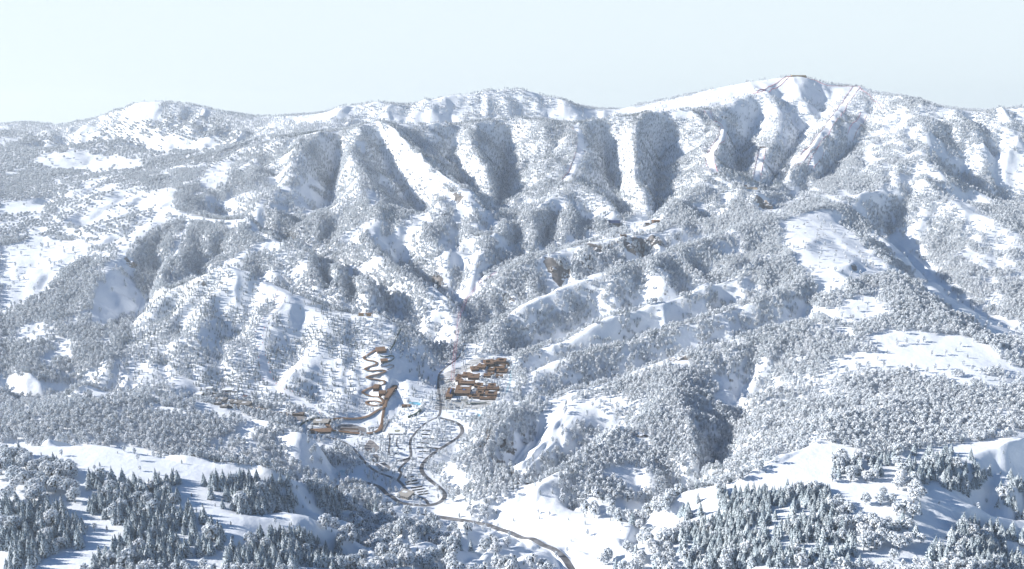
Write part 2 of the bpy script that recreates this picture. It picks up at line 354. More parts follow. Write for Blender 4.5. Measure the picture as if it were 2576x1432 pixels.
def terrain_material():
    m = bpy.data.materials.new("snow_and_rock"); m.use_nodes = True
    t = m.node_tree; L = t.links; b = t.nodes["Principled BSDF"]
    b.inputs["Specular IOR Level"].default_value = 0.2
    tc = t.nodes.new("ShaderNodeTexCoord")
    def noise(sc, det, rough=0.55):
        n = t.nodes.new("ShaderNodeTexNoise"); n.inputs["Scale"].default_value = sc; n.inputs["Detail"].default_value = det
        n.inputs["Roughness"].default_value = rough
        L.new(tc.outputs["Object"], n.inputs["Vector"]); return n.outputs[0]
    def rng(s, a, b_, c=0.0, d=1.0):
        r = t.nodes.new("ShaderNodeMapRange"); L.new(s, r.inputs[0])
        for k, v in zip((1, 2, 3, 4), (a, b_, c, d)): r.inputs[k].default_value = v
        return r.outputs[0]
    def math_(op, p, q):
        k = t.nodes.new("ShaderNodeMath"); k.operation = op
        for i, s in enumerate((p, q)):
            if isinstance(s, float): k.inputs[i].default_value = s
            else: L.new(s, k.inputs[i])
        return k.outputs[0]
    def mix(f, c1, c2):
        x = t.nodes.new("ShaderNodeMix"); x.data_type = 'RGBA'; L.new(f, x.inputs[0])
        for i, c in ((6, c1), (7, c2)):
            if isinstance(c, tuple): x.inputs[i].default_value = (*c, 1)
            else: L.new(c, x.inputs[i])
        return x.outputs[2]
    rk = t.nodes.new("ShaderNodeAttribute"); rk.attribute_name = "rock"
    snow = mix(rng(noise(0.012, 4), 0.35, 0.7), (0.86, 0.88, 0.90), (0.79, 0.82, 0.86))
    rock = mix(rng(noise(0.05, 6), 0.35, 0.68), (0.12, 0.112, 0.110), (0.27, 0.250, 0.235))
    cut = math_('ADD', rk.outputs["Fac"], math_('MULTIPLY', math_('SUBTRACT', noise(0.030, 7, 0.62), 0.5), 1.7))
    f = rng(cut, 0.555, 0.635)
    L.new(mix(f, snow, rock), b.inputs["Base Color"])
    L.new(rng(f, 0, 1, 0.55, 0.95), b.inputs["Roughness"])
    bp = t.nodes.new("ShaderNodeBump"); bp.inputs["Distance"].default_value = 3.0; bp.inputs["Strength"].default_value = 0.6
    L.new(math_('ADD', noise(0.05, 7, .6), math_('MULTIPLY', noise(0.017, 4), 1.6)), bp.inputs["Height"]); L.new(bp.outputs[0], b.inputs["Normal"])
    return m
# ---------------------------------------------------------------- land cover, surveyed on the ground
def wpts(pts): return np.array([tuple(spot(*p))[:2] for p in pts])
class Cover:
    """a set of world-space strips and polygons; mask() is 1 inside, 0 outside"""
    def __init__(s): s.items = []
    def strip(s, half, *pts): s.items.append(('s', half, wpts(pts))); return s
    def poly(s, *pts): s.items.append(('p', 0, wpts(pts))); return s
    def mask(s, x, y, ragged=0.0):
        out = np.zeros(x.shape, bool)
        if ragged:
            x = x+fbm(x, y, 45, 3, 71)*ragged*2; y = y+fbm(x, y, 45, 3, 77)*ragged*2
        for kind, h, p in s.items:
            lo = p.min(0)-h-1; hi = p.max(0)+h+1
            sel = np.nonzero((x > lo[0]) & (x < hi[0]) & (y > lo[1]) & (y < hi[1]))
            if len(sel[0]) == 0: continue
            xs = x[sel]; ys = y[sel]
            if kind == 'p':
                ins = np.zeros(xs.shape, bool)
                for (x1, y1), (x2, y2) in zip(p, np.roll(p, -1, 0)):
                    if y1 == y2: continue
                    c = ((y1 > ys) != (y2 > ys)) & (xs < (x2-x1)*(ys-y1)/(y2-y1)+x1)
                    ins ^= c
            else:
                ins = np.zeros(xs.shape, bool)
                for (x1, y1), (x2, y2) in zip(p[:-1], p[1:]):
                    dx, dy = x2-x1, y2-y1; l2 = dx*dx+dy*dy+1e-9
                    t = np.clip(((xs-x1)*dx+(ys-y1)*dy)/l2, 0, 1)
                    ins |= (xs-x1-t*dx)**2+(ys-y1-t*dy)**2 < h*h
            out[sel] |= ins
        return out

RUNS = [  # ski runs: half width, course
 (16, [(716,737),(702,775),(668,805),(652,840),(656,880),(664,930),(676,955)], 'ski_run'),
 (13, [(676,955),(720,990),(760,1015),(790,1035)], 'ski_run'),
 (26, [(1448,316),(1462,350),(1460,385),(1443,428),(1424,452)], 'ski_run'),
 (25, [(1780,281),(1790,305),(1822,320),(1820,345),(1800,365),(1784,392),(1788,420),(1797,434)], 'ski_run'),
 (22, [(1918,374),(1911,410),(1902,458)], 'ski_run'),
 (27, [(2155,219),(2120,265),(2085,320),(2050,362),(2015,402),(1986,430)], 'ski_run'),
 (22, [(2172,290),(2152,320),(2138,350)], 'ski_run'),
 (20, [(2066,378),(2052,400),(2040,422)], 'ski_run'),
]
runs = Cover()
for h, p, n in RUNS: runs.strip(h, *p)

bare = Cover()
bare.poly((0,620),(110,600),(220,600),(228,640),(150,690),(110,740),(60,768),(0,770))
bare.poly((80,410),(110,389),(200,383),(290,392),(372,410),(330,428),(200,432))
bare.poly((292,300),(340,260),(400,263),(400,300),(340,312)).poly((310,362),(380,342),(450,350),(550,366),(540,378),(360,378))
bare.poly((500,478),(525,425),(540,410),(580,410),(575,445),(540,475)).poly((395,476),(435,480),(440,525),(398,525)).poly((0,510),(110,500),(110,535),(0,540))
bare.poly((700,300),(780,292),(860,280),(880,300),(780,312))
bare.strip(24,(398,540),(321,621),(265,690)).poly((235,722),(290,685),(330,702),(392,738),(350,785),(310,795),(260,825),(226,815))
bare.strip(26,(475,545),(527,554),(608,556)).strip(24,(611,556),(660,510)).strip(22,(640,585),(698,612)).strip(14,(470,552),(450,610),(440,648))
bare.strip(17,(490,708),(564,663),(675,712),(724,738)).strip(12,(768,778),(800,800),(825,842)).strip(13,(800,781),(870,791),(934,793))
bare.strip(28,(1393,642),(1478,617),(1540,604),(1600,600),(1663,593),(1700,577)).poly((1570,562),(1620,538),(1660,553),(1645,582),(1590,590)).strip(20,(1790,452),(1830,470)).strip(20,(1910,490),(1945,520))
bare.strip(15,(850,335),(905,316),(941,312),(981,332),(1028,378),(1055,400)).strip(17,(1015,402),(1060,432),(1100,460),(1150,468)).strip(17,(1070,452),(1128,500))
bare.strip(20,(776,338),(850,332)).strip(34,(720,475),(775,490),(830,520)).strip(28,(700,412),(722,392)).strip(22,(930,485),(945,520)).strip(20,(1010,555),(1050,580)).strip(20,(1190,408),(1215,430)).strip(20,(1575,440),(1600,436)).strip(26,(1340,530),(1370,522))
bare.poly((950,300),(1000,286),(1080,279),(1180,266),(1150,300),(1100,311),(1000,307)).poly((1325,274),(1400,281),(1500,281),(1560,286),(1500,299),(1420,302),(1340,290))
bare.poly((1500,284),(1640,264),(1800,224),(1985,193),(2035,195),(2080,212),(2150,219),(2128,240),(2060,262),(1990,262),(1930,238),(1880,238),(1800,262),(1750,275),(1640,285),(1560,292)).strip(22,(1690,287),(1770,298))
bare.poly((1960,562),(2010,541),(2088,526),(2110,538),(2150,592),(2228,662),(2235,690),(2180,700),(2100,735),(2050,720),(2030,690),(1990,640),(1960,600))
bare.strip(28,(2160,500),(2235,485)).strip(32,(2235,470),(2305,440),(2318,420)).strip(26,(2240,357),(2325,380))
bare.poly((2225,582),(2260,586),(2330,662),(2410,746),(2480,790),(2576,822),(2576,858),(2500,848),(2430,800),(2370,768),(2300,700),(2240,640))
bare.poly((2440,370),(2520,382),(2576,400),(2576,470),(2500,450))
bare.strip(22,(1362,880),(1427,862),(1478,834),(1538,801)).strip(30,(1292,788),(1360,750),(1427,716),(1511,689),(1640,651),(1757,609),(1830,585))
bare.strip(24,(1343,938),(1413,905)).strip(22,(1765,792),(1880,768)).strip(26,(1393,1006),(1461,990),(1596,940),(1698,905)).strip(34,(1440,1025),(1400,1080),(1335,1165))
bare.poly((1270,1160),(1320,1090),(1400,1040),(1450,1020),(1440,1060),(1380,1110),(1330,1170),(1290,1200))
bare.poly((1790,952),(1850,946),(1900,965),(1903,998),(1860,1030),(1800,1020))
bare.poly((2182,846),(2250,832),(2340,836),(2440,850),(2500,885),(2535,925),(2440,938),(2350,955),(2280,938),(2220,918)).strip(24,(2165,790),(2235,784)).strip(20,(1805,735),(1880,716))
bare.poly((1105,1190),(1138,1165),(1160,1200),(1158,1238),(1125,1230))
bare.strip(22,(160,1012),(230,986),(300,990)).strip(20,(392,1027),(460,1036),(600,1052),(665,1070)).poly((130,872),(152,850),(182,872),(186,900),(150,905))
bare.strip(24,(0,966),(90,975),(200,972))
thin = Cover()
thin.poly((230,930),(330,900),(480,960),(520,985),(430,1000),(280,985),(200,950)).poly((800,1000),(870,960),(915,1000),(910,1050),(850,1060),(760,1050))
thin.poly((1800,262),(1880,240),(1960,270),(1990,262),(2060,262),(2100,290),(2050,340),(1960,360),(1850,300))
thin.poly((180,470),(380,470),(420,560),(330,620),(200,600),(120,560)).poly((1000,880),(1035,880),(1060,960),(1040,1000),(1000,970))
resort = Cover()
resort.poly((740,1045),(800,1060),(840,1045),(900,1030),(908,905),(930,868),(1005,870),(1000,960),(1040,1000),(1095,960),(1100,930),(1170,905),(1270,893),(1300,910),(1290,1010),(1185,1060),(1175,1110),(1100,1180),(1135,1250),(1115,1285),(990,1262),(930,1220),(850,1115),(780,1100))

# the foreground stands
SPRUCE = Cover()
SPRUCE.poly((216,1215),(330,1205),(450,1205),(455,1268),(340,1300),(290,1330),(225,1290)).poly((513,1215),(620,1200),(740,1232),(762,1290),(640,1300),(520,1265))
SPRUCE.poly((370,1290),(480,1285),(560,1345),(560,1390),(470,1410),(430,1450),(250,1450),(230,1420),(310,1370),(320,1320))
SPRUCE.poly((0,1270),(150,1280),(205,1320),(200,1380),(110,1400),(90,1445),(20,1445),(0,1380)).poly((560,1400),(640,1350),(700,1352),(800,1370),(860,1390),(860,1450),(560,1450))
SPRUCE.poly((780,1240),(870,1230),(870,1290),(800,1290)).poly((870,1228),(1000,1262),(1090,1280),(1150,1275),(1150,1295),(1040,1300),(940,1290),(870,1270))
SPRUCE.poly((1706,1280),(1780,1245),(1860,1245),(2080,1240),(2100,1290),(2180,1450),(1720,1450)).poly((2090,1190),(2280,1140),(2500,1150),(2490,1200),(2400,1240),(2330,1220))
SPRUCE.poly((2340,1390),(2410,1330),(2500,1322),(2590,1330),(2590,1450),(2340,1450)).poly((2495,1240),(2590,1230),(2590,1310),(2505,1290))
ROUND = Cover()
ROUND.poly((0,1140),(110,1150),(165,1180),(190,1215),(200,1260),(150,1290),(0,1340)).poly((870,1275),(1000,1295),(1100,1312),(1170,1340),(1240,1372),(1330,1392),(1400,1450),(870,1450),(800,1400),(840,1330))
ROUND.poly((1400,1240),(1500,1232),(1640,1270),(1840,1250),(1760,1350),(1740,1450),(1480,1450),(1560,1380),(1660,1340),(1500,1300)).poly((2100,1160),(2240,1160),(2300,1200),(2330,1300),(2330,1400),(2050,1450),(2020,1330))

# roads on their formation: half width, course
ROADS = [
 (6.8, [(842,1232),(850,1222),(866,1214),(900,1211),(935,1216),(965,1230),(984,1248),(1000,1262),(1030,1270),(1075,1273),(1105,1266),(1122,1250),(1112,1232),(1085,1212),(1066,1196),(1058,1180),(1068,1160),(1095,1138),(1128,1118),(1150,1105),(1165,1088),(1160,1072),(1145,1062),(1105,1052)]),
 (4.6, [(806,1096),(855,1108),(885,1125),(905,1148),(925,1172),(950,1190),(985,1200),(1010,1215),(1024,1235),(1050,1252),(1070,1256),(1078,1270)]),
 (4.4, [(1000,1210),(1012,1190),(1000,1184),(1020,1165),(1036,1150),(1030,1120),(1035,1100),(1062,1072),(1085,1056),(1105,1052),(1110,1020),(1104,990),(1100,950),(1115,930),(1145,910),(1165,885),(1170,868)]),
 (3.4, [(978,1092),(982,1110),(976,1145),(986,1148),(1002,1138)]),
 (2.5, [(1000,1100),(996,1118),(1004,1130),(1012,1128)]),
 (8.5, [(1060,1290),(1085,1300),(1130,1306),(1180,1312),(1250,1328),(1300,1346),(1350,1362),(1390,1380),(1415,1400),(1437,1428),(1448,1450)]),
 (2.4, [(1155,790),(1165,803),(1180,815),(1195,828)]),
]
roads = Cover()
for h, p in ROADS: roads.strip(h+3, *p)

# rock shows through the snow here
rocks = Cover()
rocks.strip(16,(320,655),(335,668)).strip(14,(1215,1120),(1232,1075)).strip(10,(1255,1165),(1300,1215)).strip(12,(1290,1214),(1330,1206)).strip(24,(1690,905),(1725,900)).strip(26,(1600,600),(1625,640)).strip(22,(1640,598),(1660,615)).strip(20,(1480,615),(1510,630)).strip(20,(1385,660),(1400,700)).strip(22,(1130,472),(1160,500)).strip(30,(1905,495),(1950,530)).strip(14,(1275,745),(1290,765)).strip(13,(500,707),(515,720)).strip(14,(1590,1090),(1640,1105)).strip(12,(1500,1170),(1520,1180)).strip(22,(1090,700),(1105,715)).strip(16,(725,588),(745,605)).strip(14,(460,640),(468,655)).strip(12,(170,905),(180,912)).strip(12,(238,1075),(265,1090))
scree = Cover()
scree.poly((1960,566),(2060,540),(2160,600),(2200,660),(2140,720),(2050,715),(1985,640)).poly((1360,650),(1480,615),(1640,590),(1680,610),(1560,660),(1400,720)).poly((2010,1190),(2130,1185),(2060,1230),(1900,1255),(1850,1245)).poly((1220,1030),(1300,1030),(1300,1230),(1200,1200))

def terrain_object():
    me = bpy.data.meshes.new("mountain_terrain")
    nv = (NA+1)*(NB+1)
    me.vertices.add(nv); me.vertices.foreach_set("co", np.stack([GX, GY, HT], -1).astype(np.float32).ravel())
    idx = np.arange(nv).reshape(NB+1, NA+1)
    q = np.stack([idx[:-1, :-1], idx[:-1, 1:], idx[1:, 1:], idx[1:, :-1]], -1).reshape(-1)
    nf = len(q)//4
    me.loops.add(len(q)); me.loops.foreach_set("vertex_index", q)
    me.polygons.add(nf); me.polygons.foreach_set("loop_start", np.arange(nf)*4)
    me.update(); me.shade_smooth()
    zx, zy = grid_slope(HT); st = np.hypot(zx, zy)
    rk = np.clip((st-0.62)*0.75, 0, 0.30)+fbm(GX, GY, 240, 3, 90)*0.10
    rk += blur(rocks.mask(GX, GY, 6).astype(float), 2)*0.62+blur(scree.mask(GX, GY, 20).astype(float), 4)*0.34
    rk -= runs.mask(GX, GY)*2.0+resort.mask(GX, GY)*1.0
    at_ = me.attributes.new("rock", 'FLOAT', 'POINT'); at_.data.foreach_set("value", rk.astype(np.float32).ravel())
    me.materials.append(terrain_material())
    o = bpy.data.objects.new("mountain_terrain", me); COL.objects.link(o); o['kind'] = 'structure'
    return o
# ---------------------------------------------------------------- the resort: plan, pads and roads cut into the ground
def Zv(x, y): return (1090.6+.1731*x, 889.9+.1731*y)      # sheets of the survey drawing
def Zt(x, y): return (896.6+.2226*x, 863.1+.2226*y)
def Zf(x, y): return (742.7+.2061*x, 1017+.2061*y)
def Zl(x, y): return (481.8+.2107*x, 963.5+.2107*y)
def Zp(x, y): return (916.7+.206*x, 1110.7+.206*y)
def Zq(x, y): return (1043.8+.1812*x, 1043.8+.1812*y)
def Zs(x, y): return (1779.8+.11536*x, 414.8+.11536*y)
def Zm(x, y): return (1525.5+.11536*x, 521.9+.11536*y)
def Z3(x, y): return (1472+.3117*x, 167.3+.3117*y)
def Z4(x, y): return (.3377*x, 642.3+.3377*y)

def plan(sheet, x0, x1, ytop, ybot, h, yaw=0.0, maxdepth=75):
    """building plan from its roof outline: returns centre, width, depth, height"""
    a = sheet((x0+x1)/2, ybot); b0 = sheet(x0, ybot); b1 = sheet(x1, ytop)
    p = spot(*a); dist = math.hypot(p.y, CAM_H-p.z); dep = math.atan2(CAM_H-p.z, p.y)
    m = dist/FOC
    hp = h*math.cos(dep)/m
    p = spot(a[0], a[1]+hp)
    w = (b1[0]-b0[0])*m; d = min(maxdepth, max(6.0, (b0[1]-b1[1])*m/max(math.sin(dep), .2)))
    c = Vector((p.x, p.y+d/2, 0)); c.z = float(ground(c.x, c.y-d*0.25))
    return dict(c=c, w=w, d=d, h=h, yaw=math.radians(yaw), p=p)

BLD = []   # (kind, name, label, plan, options)
def add_b(kind, name, label, sheet, x0, x1, y0, y1, h, yaw=0, group=None, **k):
    BLD.append((kind, name, label, plan(sheet, x0, x1, y0, y1, h, yaw, k.pop('maxdepth', 75)), group, k))
G1 = 'brown roofed buildings of the athletes village'
V_ = lambda label, x0, x1, y0, y1, h=9, yaw=-3, **k: add_b('brown', 'village_building', label, Zv, x0, x1, y0, y1, h, yaw, G1, **k)
V_('large brown flat-roofed hall with a round blue skylight', 315, 530, 495, 585, 11, disc=(.08, -.1))
V_('long narrow brown wing with a blue slot skylight, in front of the large hall', 185, 270, 525, 638, 10, slot=1)
V_('brown hall with a dark glass front strip, just behind the large skylit hall', 355, 595, 402, 440, 11, glass=1)
V_('low narrow brown block at the upper left of the hall with dark glass', 320, 420, 364, 396, 7)
V_('dark brown block beside the white-dotted courtyard, on its left', 345, 425, 312, 345, 8, dark=1)
V_('brown block directly behind the white-dotted courtyard', 425, 525, 291, 330, 9)
V_('wide brown block right of the white-dotted courtyard', 505, 660, 310, 362, 9)
V_('brown courtyard block at the left end of the lower village terraces', 595, 715, 440, 478, 8, court=1)
V_('small brown block squeezed below the left courtyard block of the terraces', 640, 755, 490, 524, 8)
V_('brown courtyard block at the top of the lower terraces, by a tall tree', 795, 900, 445, 484, 8, court=1)
V_('long low dark brown block in the middle of the lower terraces', 770, 950, 492, 524, 7, dark=1)
V_('square brown block around a dark open court', 620, 725, 545, 590, 9, court=1)
V_('wide brown block with a blue glazed court', 750, 920, 560, 606, 9, court=1, blue=1)
V_('brown block with a long dark roof opening at the front left of the terraces', 515, 665, 600, 636, 8, court=1)
V_('low brown block at the front edge of the terraces, middle', 672, 800, 634, 658, 7)
V_('brown block at the front right corner of the terraces', 806, 910, 632, 660, 7, dark=1)
V_('small brown block with a row of windows, left of the blue-court block uphill', 790, 885, 226, 262, 8)
V_('brown block with a blue court beside the frozen stream', 915, 1070, 240, 280, 8, court=1, blue=1)
V_('short brown block below the small windowed block uphill', 790, 880, 287, 305, 6)
V_('brown block with a long window row above the white garden', 730, 825, 304, 332, 8)
V_('brown block next to the stream, lowest of the upper terraces', 910, 1005, 310, 332, 8)
V_('brown stepped block at the left tip of the uppermost group', 540, 650, 196, 232, 8, yaw=14)
V_('brown gabled block beside the round tree circle, uppermost group', 640, 760, 166, 212, 9, yaw=-12)
V_('brown ring block with pale window strips, left of the uppermost group', 730, 860, 112, 165, 11, yaw=10, court=1)
V_('brown peaked block at the very top of the village', 830, 912, 80, 112, 10, yaw=-10)
V_('brown block at the upper right corner of the village', 922, 1050, 88, 128, 10, yaw=-8, court=1)
V_('long brown block across the front of the uppermost group', 840, 1030, 172, 208, 9)
V_('brown block on the right edge of the uppermost group', 990, 1090, 126, 152, 9)
add_b('plain', 'kiosk', 'small white box kiosk in front of the long narrow brown wing', Zv, 260, 330, 662, 684, 7, -3, None, wall='white', roof='snowroof')
add_b('plain', 'cable_car_station', 'small white cable car station at the lower end of the red cables', Zv, 255, 305, 490, 502, 8, 0, None, wall='white', roof='snowroof')
# the sliding centre
add_b('plain', 'start_house', 'brown shed at the top start of the winding bobsleigh track', Zt, 215, 318, 66, 108, 9, 18, None, wall='timber', roof='brown')
add_b('plain', 'start_house', 'small brown start shed beside the second bend of the bobsleigh track', Zt, 268, 345, 180, 205, 7, 14, None, wall='timber', roof='brown')
add_b('plain', 'track_house', 'steep brown gabled house inside a bend of the bobsleigh track', Zt, 190, 250, 512, 560, 12, 0, None, wall='timber', roof='brown', gable=1)
add_b('plain', 'track_house', 'dark brown shed between the gabled house and the long track roof', Zt, 252, 325, 545, 575, 8, 0, None, wall='timber', roof='brown', gable=1)
add_b('plain', 'track_shed', 'long straight brown shed beside the return ramp of the track', Zt, 338, 384, 520, 652, 9, -7, None, wall='timber', roof='brown', maxdepth=120)
add_b('plain', 'finish_building', 'grey flat-roofed building left of the finish loop', Zf, 210, 395, 190, 232, 9, 0, None, wall='grey', roof='pale')
add_b('plain', 'finish_hall', 'long low brown-roofed hall in front of the grey finish building', Zf, 168, 425, 300, 338, 6, 4, None, wall='timber', roof='brown')
add_b('plain', 'small_pavilion', 'small brown ring-shaped pavilion beside the turquoise pond', Zf, 1300, 1402, 14, 32, 6, 0, None, wall='timber', roof='brown', court=1)
add_b('plain', 'service_building', 'beige flat-roofed building beside the valley road hairpin', Zp, 418, 572, 578, 660, 9, -28, None, wall='grey', roof='pale', maxdepth=34)
# the grey village
G2 = 'grey houses of the small village on the left'
def L_(label, x0, x1, y0, y1, h=7, yaw=0, nm='village_house', **k): add_b('plain', nm, label, Zl, x0, x1, y0, y1, h, yaw, G2, wall=k.pop('wall', 'grey'), roof=k.pop('roof', 'slate'), **k)
L_('long white-roofed grey building at the far left end of the grey village', 30, 125, 146, 176, 8, -10, roof='snowroof')
L_('second long white-roofed building from the left end of the grey village', 122, 200, 164, 190, 8, -10, roof='snowroof')
L_('large grey flat-roofed house left of the middle of the grey village', 302, 406, 196, 226, 9, -8)
L_('grey house with a pale yard, left neighbour of the big flat roofs', 404, 490, 220, 246, 8, -8)
L_('wide grey flat-roofed house in the middle row of the village', 472, 574, 232, 262, 9, -8)
L_('tall grey house at the right end of the big flat roofs', 568, 692, 246, 282, 11, -8)
L_('brown-grey house just right of the white-roofed buildings', 204, 298, 186, 206, 7, -10)
L_('low grey house in the front row, second from its left end', 340, 420, 268, 290, 6, -6)
L_('low grey house in the front row behind the rimed trees, leftmost', 272, 338, 226, 244, 6, -6)
L_('low grey house in the middle of the front row', 432, 498, 266, 288, 6, -6)
L_('grey house with a light roof in the front row, fourth from its left', 500, 566, 270, 290, 6, -6)
L_('grey house at the right end of the front row', 574, 640, 280, 302, 6, -6)
L_('small dark hillside house at the upper left above the grey village', 165, 240, 62, 80, 6, 5, wall='timber', roof='snowroof')
L_('long low hillside building with a beige wall above the grey village', 362, 490, 74, 94, 7, 5, roof='snowroof')
L_('small white-roofed house at the right end of the curved hillside wall', 482, 535, 96, 108, 5, 5, wall='timber', roof='snowroof')
L_('tiny red-brown hut under the curved hillside wall', 366, 412, 138, 146, 4, 0, wall='timber', roof='rust')
L_('tiny red-brown hut among the dark conifers above the village', 612, 660, 160, 168, 4, -8, wall='timber', roof='rust')
_r2 = random.Random(3)
for k_ in range(26):
    t_ = k_/25; bx = 690+t_*420+_r2.uniform(-14, 14); by = 296+t_*88+_r2.uniform(-20, 30)
    L_('small brown-grey old house in the crowded lower end of the grey village', bx, bx+_r2.uniform(42, 66), by, by+_r2.uniform(12, 18), _r2.uniform(4, 6), _r2.uniform(-25, 12), 'old_house', roof=_r2.choice(['slate', 'dust', 'slate', 'dust']), wall=_r2.choice(['grey', 'timber']), gable=_r2.random() < .5)
add_b('plain', 'roadside_hall', 'brown flat-roofed hall on a grey yard near the finish loop', Zl, 1205, 1330, 358, 380, 8, -6, None, wall='timber', roof='dust')
# far up the mountain
add_b('plain', 'summit_lodge', 'long golden timber lodge on the very summit', lambda x, y: (x, y), 1993, 2027, 184.5, 186.5, 12, 0, None, wall='gold', roof='gold', maxdepth=22, nwin=7)
add_b('plain', 'ridge_lodge', 'long low golden lodge on the ridge above the bobsleigh track', lambda x, y: (x, y), 902, 934, 789, 791, 7, 0, None, wall='gold', roof='brown', maxdepth=16, nwin=6)
add_b('plain', 'race_start_hut', 'small snow-capped start hut at the top of the short straight ski run', lambda x, y: (x, y), 1911, 1928, 366, 370, 8, 0, None, wall='timber', roof='snowroof', maxdepth=20)
add_b('plain', 'lift_hut', 'tiny hut on the right shoulder of the summit ridge', lambda x, y: (x, y), 2149, 2158, 213.5, 214.5, 6, 0, None, wall='grey', roof='snowroof', maxdepth=14)
add_b('plain', 'mid_station', 'wide building with a dark blue roof beside the upper gorge', Zm, 55, 298, 300, 365, 16, 0, None, wall='grey', roof='blue', gable=1, maxdepth=45)
add_b('plain', 'mid_station_hall', 'ribbed brown hall above the terraces of the upper gorge station', Zm, 1010, 1180, 248, 300, 10, 10, None, wall='timber', roof='brown', maxdepth=34)
add_b('plain', 'pump_house', 'dark grey pump house on the rim of the rocky ridge', Zm, 322, 440, 575, 612, 8, 0, None, wall='timber', roof='dust', maxdepth=25)

def flatten(cx, cy, w, d, yaw, z, fall=7.0):
    R_ = math.hypot(w, d)/2+fall+2
    b0 = np.searchsorted(YX, cy-R_); b1 = np.searchsorted(YX, cy+R_)
    s = np.s_[max(b0-1, 0):b1+1, :]
    X = GX[s]-cx; Yy = GY[s]-cy
    u = np.abs(X*math.cos(yaw)+Yy*math.sin(yaw))-w/2; v = np.abs(-X*math.sin(yaw)+Yy*math.cos(yaw))-d/2
    q = np.clip(1-np.hypot(np.maximum(u, 0), np.maximum(v, 0))/fall, 0, 1)
    HT[s] = HT[s]*(1-q)+z*q
def smooth_path(pts, step=6.0, it=3):
    """densified and rounded course through world points"""
    p = np.array([tuple(q)[:2] for q in pts])
    for _ in range(it):
        a, b = p[:-1], p[1:]
        n = np.empty((2*len(a)+2, 2)); n[0] = p[0]; n[-1] = p[-1]
        n[1:-1:2] = a*.75+b*.25; n[2:-1:2] = a*.25+b*.75; p = n
    s = np.concatenate([[0], np.cumsum(np.hypot(*np.diff(p, axis=0).T))]); m = max(3, int(s[-1]/step))
    t = np.linspace(0, s[-1], m)
    return np.stack([np.interp(t, s, p[:, 0]), np.interp(t, s, p[:, 1])], 1)
def run_smooth(z, n):
    for _ in range(n):
        g = np.concatenate([[z[0]], z, [z[-1]]]); z = (g[:-2]+2*g[1:-1]+g[2:])/4
    return z
# make the whole valley floor a little calmer first
_calm = blur(resort.mask(GX, GY).astype(float), 12)
HT = HT*(1-_calm*.8)+blur(HT, 25)*(_calm*.8)
ROADW = []
for h_, p_ in ROADS:
    c_ = smooth_path([spot(*q) for q in p_]); z_ = run_smooth(ground(c_[:, 0], c_[:, 1]), 14); ROADW.append((h_, c_, z_))
RUNW = []
for h_, p_, n_ in RUNS:
    c_ = smooth_path([spot(*q) for q in p_], 9); RUNW.append((h_, c_, p_))
for h_, c_, z_ in ROADW:
    for (x_, y_), zz in zip(c_, z_): flatten(x_, y_, h_*1.4, h_*1.4, 0, zz, 9.0)
for b in BLD:
    P_ = b[3]; P_['c'].z = float(ground(P_['c'].x, P_['c'].y-P_['d']*.2))
    if b[3]['c'].y < 3500: flatten(P_['c'].x, P_['c'].y, P_['w']+3, P_['d']+3, P_['yaw'], P_['c'].z, 8)
for h_, c_, z_ in ROADW:
    z_[:] = ground(c_[:, 0], c_[:, 1])
built = Cover()
for b in BLD:
    P_ = b[3]; c, s_ = math.cos(P_['yaw']), math.sin(P_['yaw']); hw, hd = P_['w']/2+3.5, P_['d']/2+4.5
    built.items.append(('p', 0, np.array([(P_['c'].x+u*hw*c-v*hd*s_, P_['c'].y+u*hw*s_+v*hd*c) for u, v in ((-1,-1.5),(1,-1.5),(1,1),(-1,1))])))
TRACK = [Zt(*q) for q in [(310,78),(250,84),(190,104),(140,140),(95,165),(76,192),(110,212),(180,216),(226,230),(232,250),(200,266),(130,286),(92,310),(104,331),(150,333),(220,323),(290,316),(332,327),(322,347),(260,363),(180,376),(122,391),(110,408),(142,427),(210,431),(290,436),(326,456),(308,482),(230,506),(140,531),(82,551),(66,576),(100,602),(180,617),(262,627),(304,655),(304,692),(268,716),(200,724),(132,712),(106,692),(132,671),(200,666),(262,680),(312,706),(318,738),(282,772)]]+[Zf(*q) for q in [(1050,62),(980,110),(900,160),(800,190),(660,198),(520,188),(440,206),(398,242),(400,285),(440,322),(520,346),(600,354),(700,366),(860,378),(980,360),(1046,316),(1054,262),(1066,180),(1082,90),(1092,40)]]+[Zt(*q) for q in [(326,760),(335,700),(345,640),(356,580),(368,522)]]
TRK = smooth_path([spot(*q) for q in TRACK], 3.5)
TRKZ = run_smooth(ground(TRK[:, 0], TRK[:, 1]), 30)
for (x_, y_), zz in list(zip(TRK, TRKZ))[::2]: flatten(x_, y_, 9, 9, 0, zz-.3, 7)
built.items.append(('s', 9.0, TRK))
PONDS = [('pond', [Zf(x, y) for x, y in ((1395,-40),(1440,-55),(1500,-45),(1530,-20),(1525,10),(1480,18),(1420,5),(1385,-15))]),
         ('pond', [(1190,1054),(1192,1044),(1203,1038),(1216,1042),(1218,1048),(1207,1056)]),
         ('ice_pond', [(845,1187),(857,1178),(877,1180),(881,1190),(870,1197),(850,1196)]),
         ('stream', [Zv(x, y) for x, y in ((1158,170),(1172,168),(1140,262),(1128,300),(1136,356),(1108,470),(1060,575),(1034,570),(1078,470),(1108,356),(1100,300),(1114,258))])]
PONDW = []
for n_, p_ in PONDS:
    w_ = [spot(*q) for q in p_]; PONDW.append((n_, w_))
    if n_ != 'stream':
        zz = min(q.z for q in w_); cx_ = sum(q.x for q in w_)/len(w_); cy_ = sum(q.y for q in w_)/len(w_)
        flatten(cx_, cy_, max(q.x for q in w_)-min(q.x for q in w_), max(q.y for q in w_)-min(q.y for q in w_), 0, zz, 10)
    built.items.append(('p', 0, np.array([tuple(q)[:2] for q in w_])))
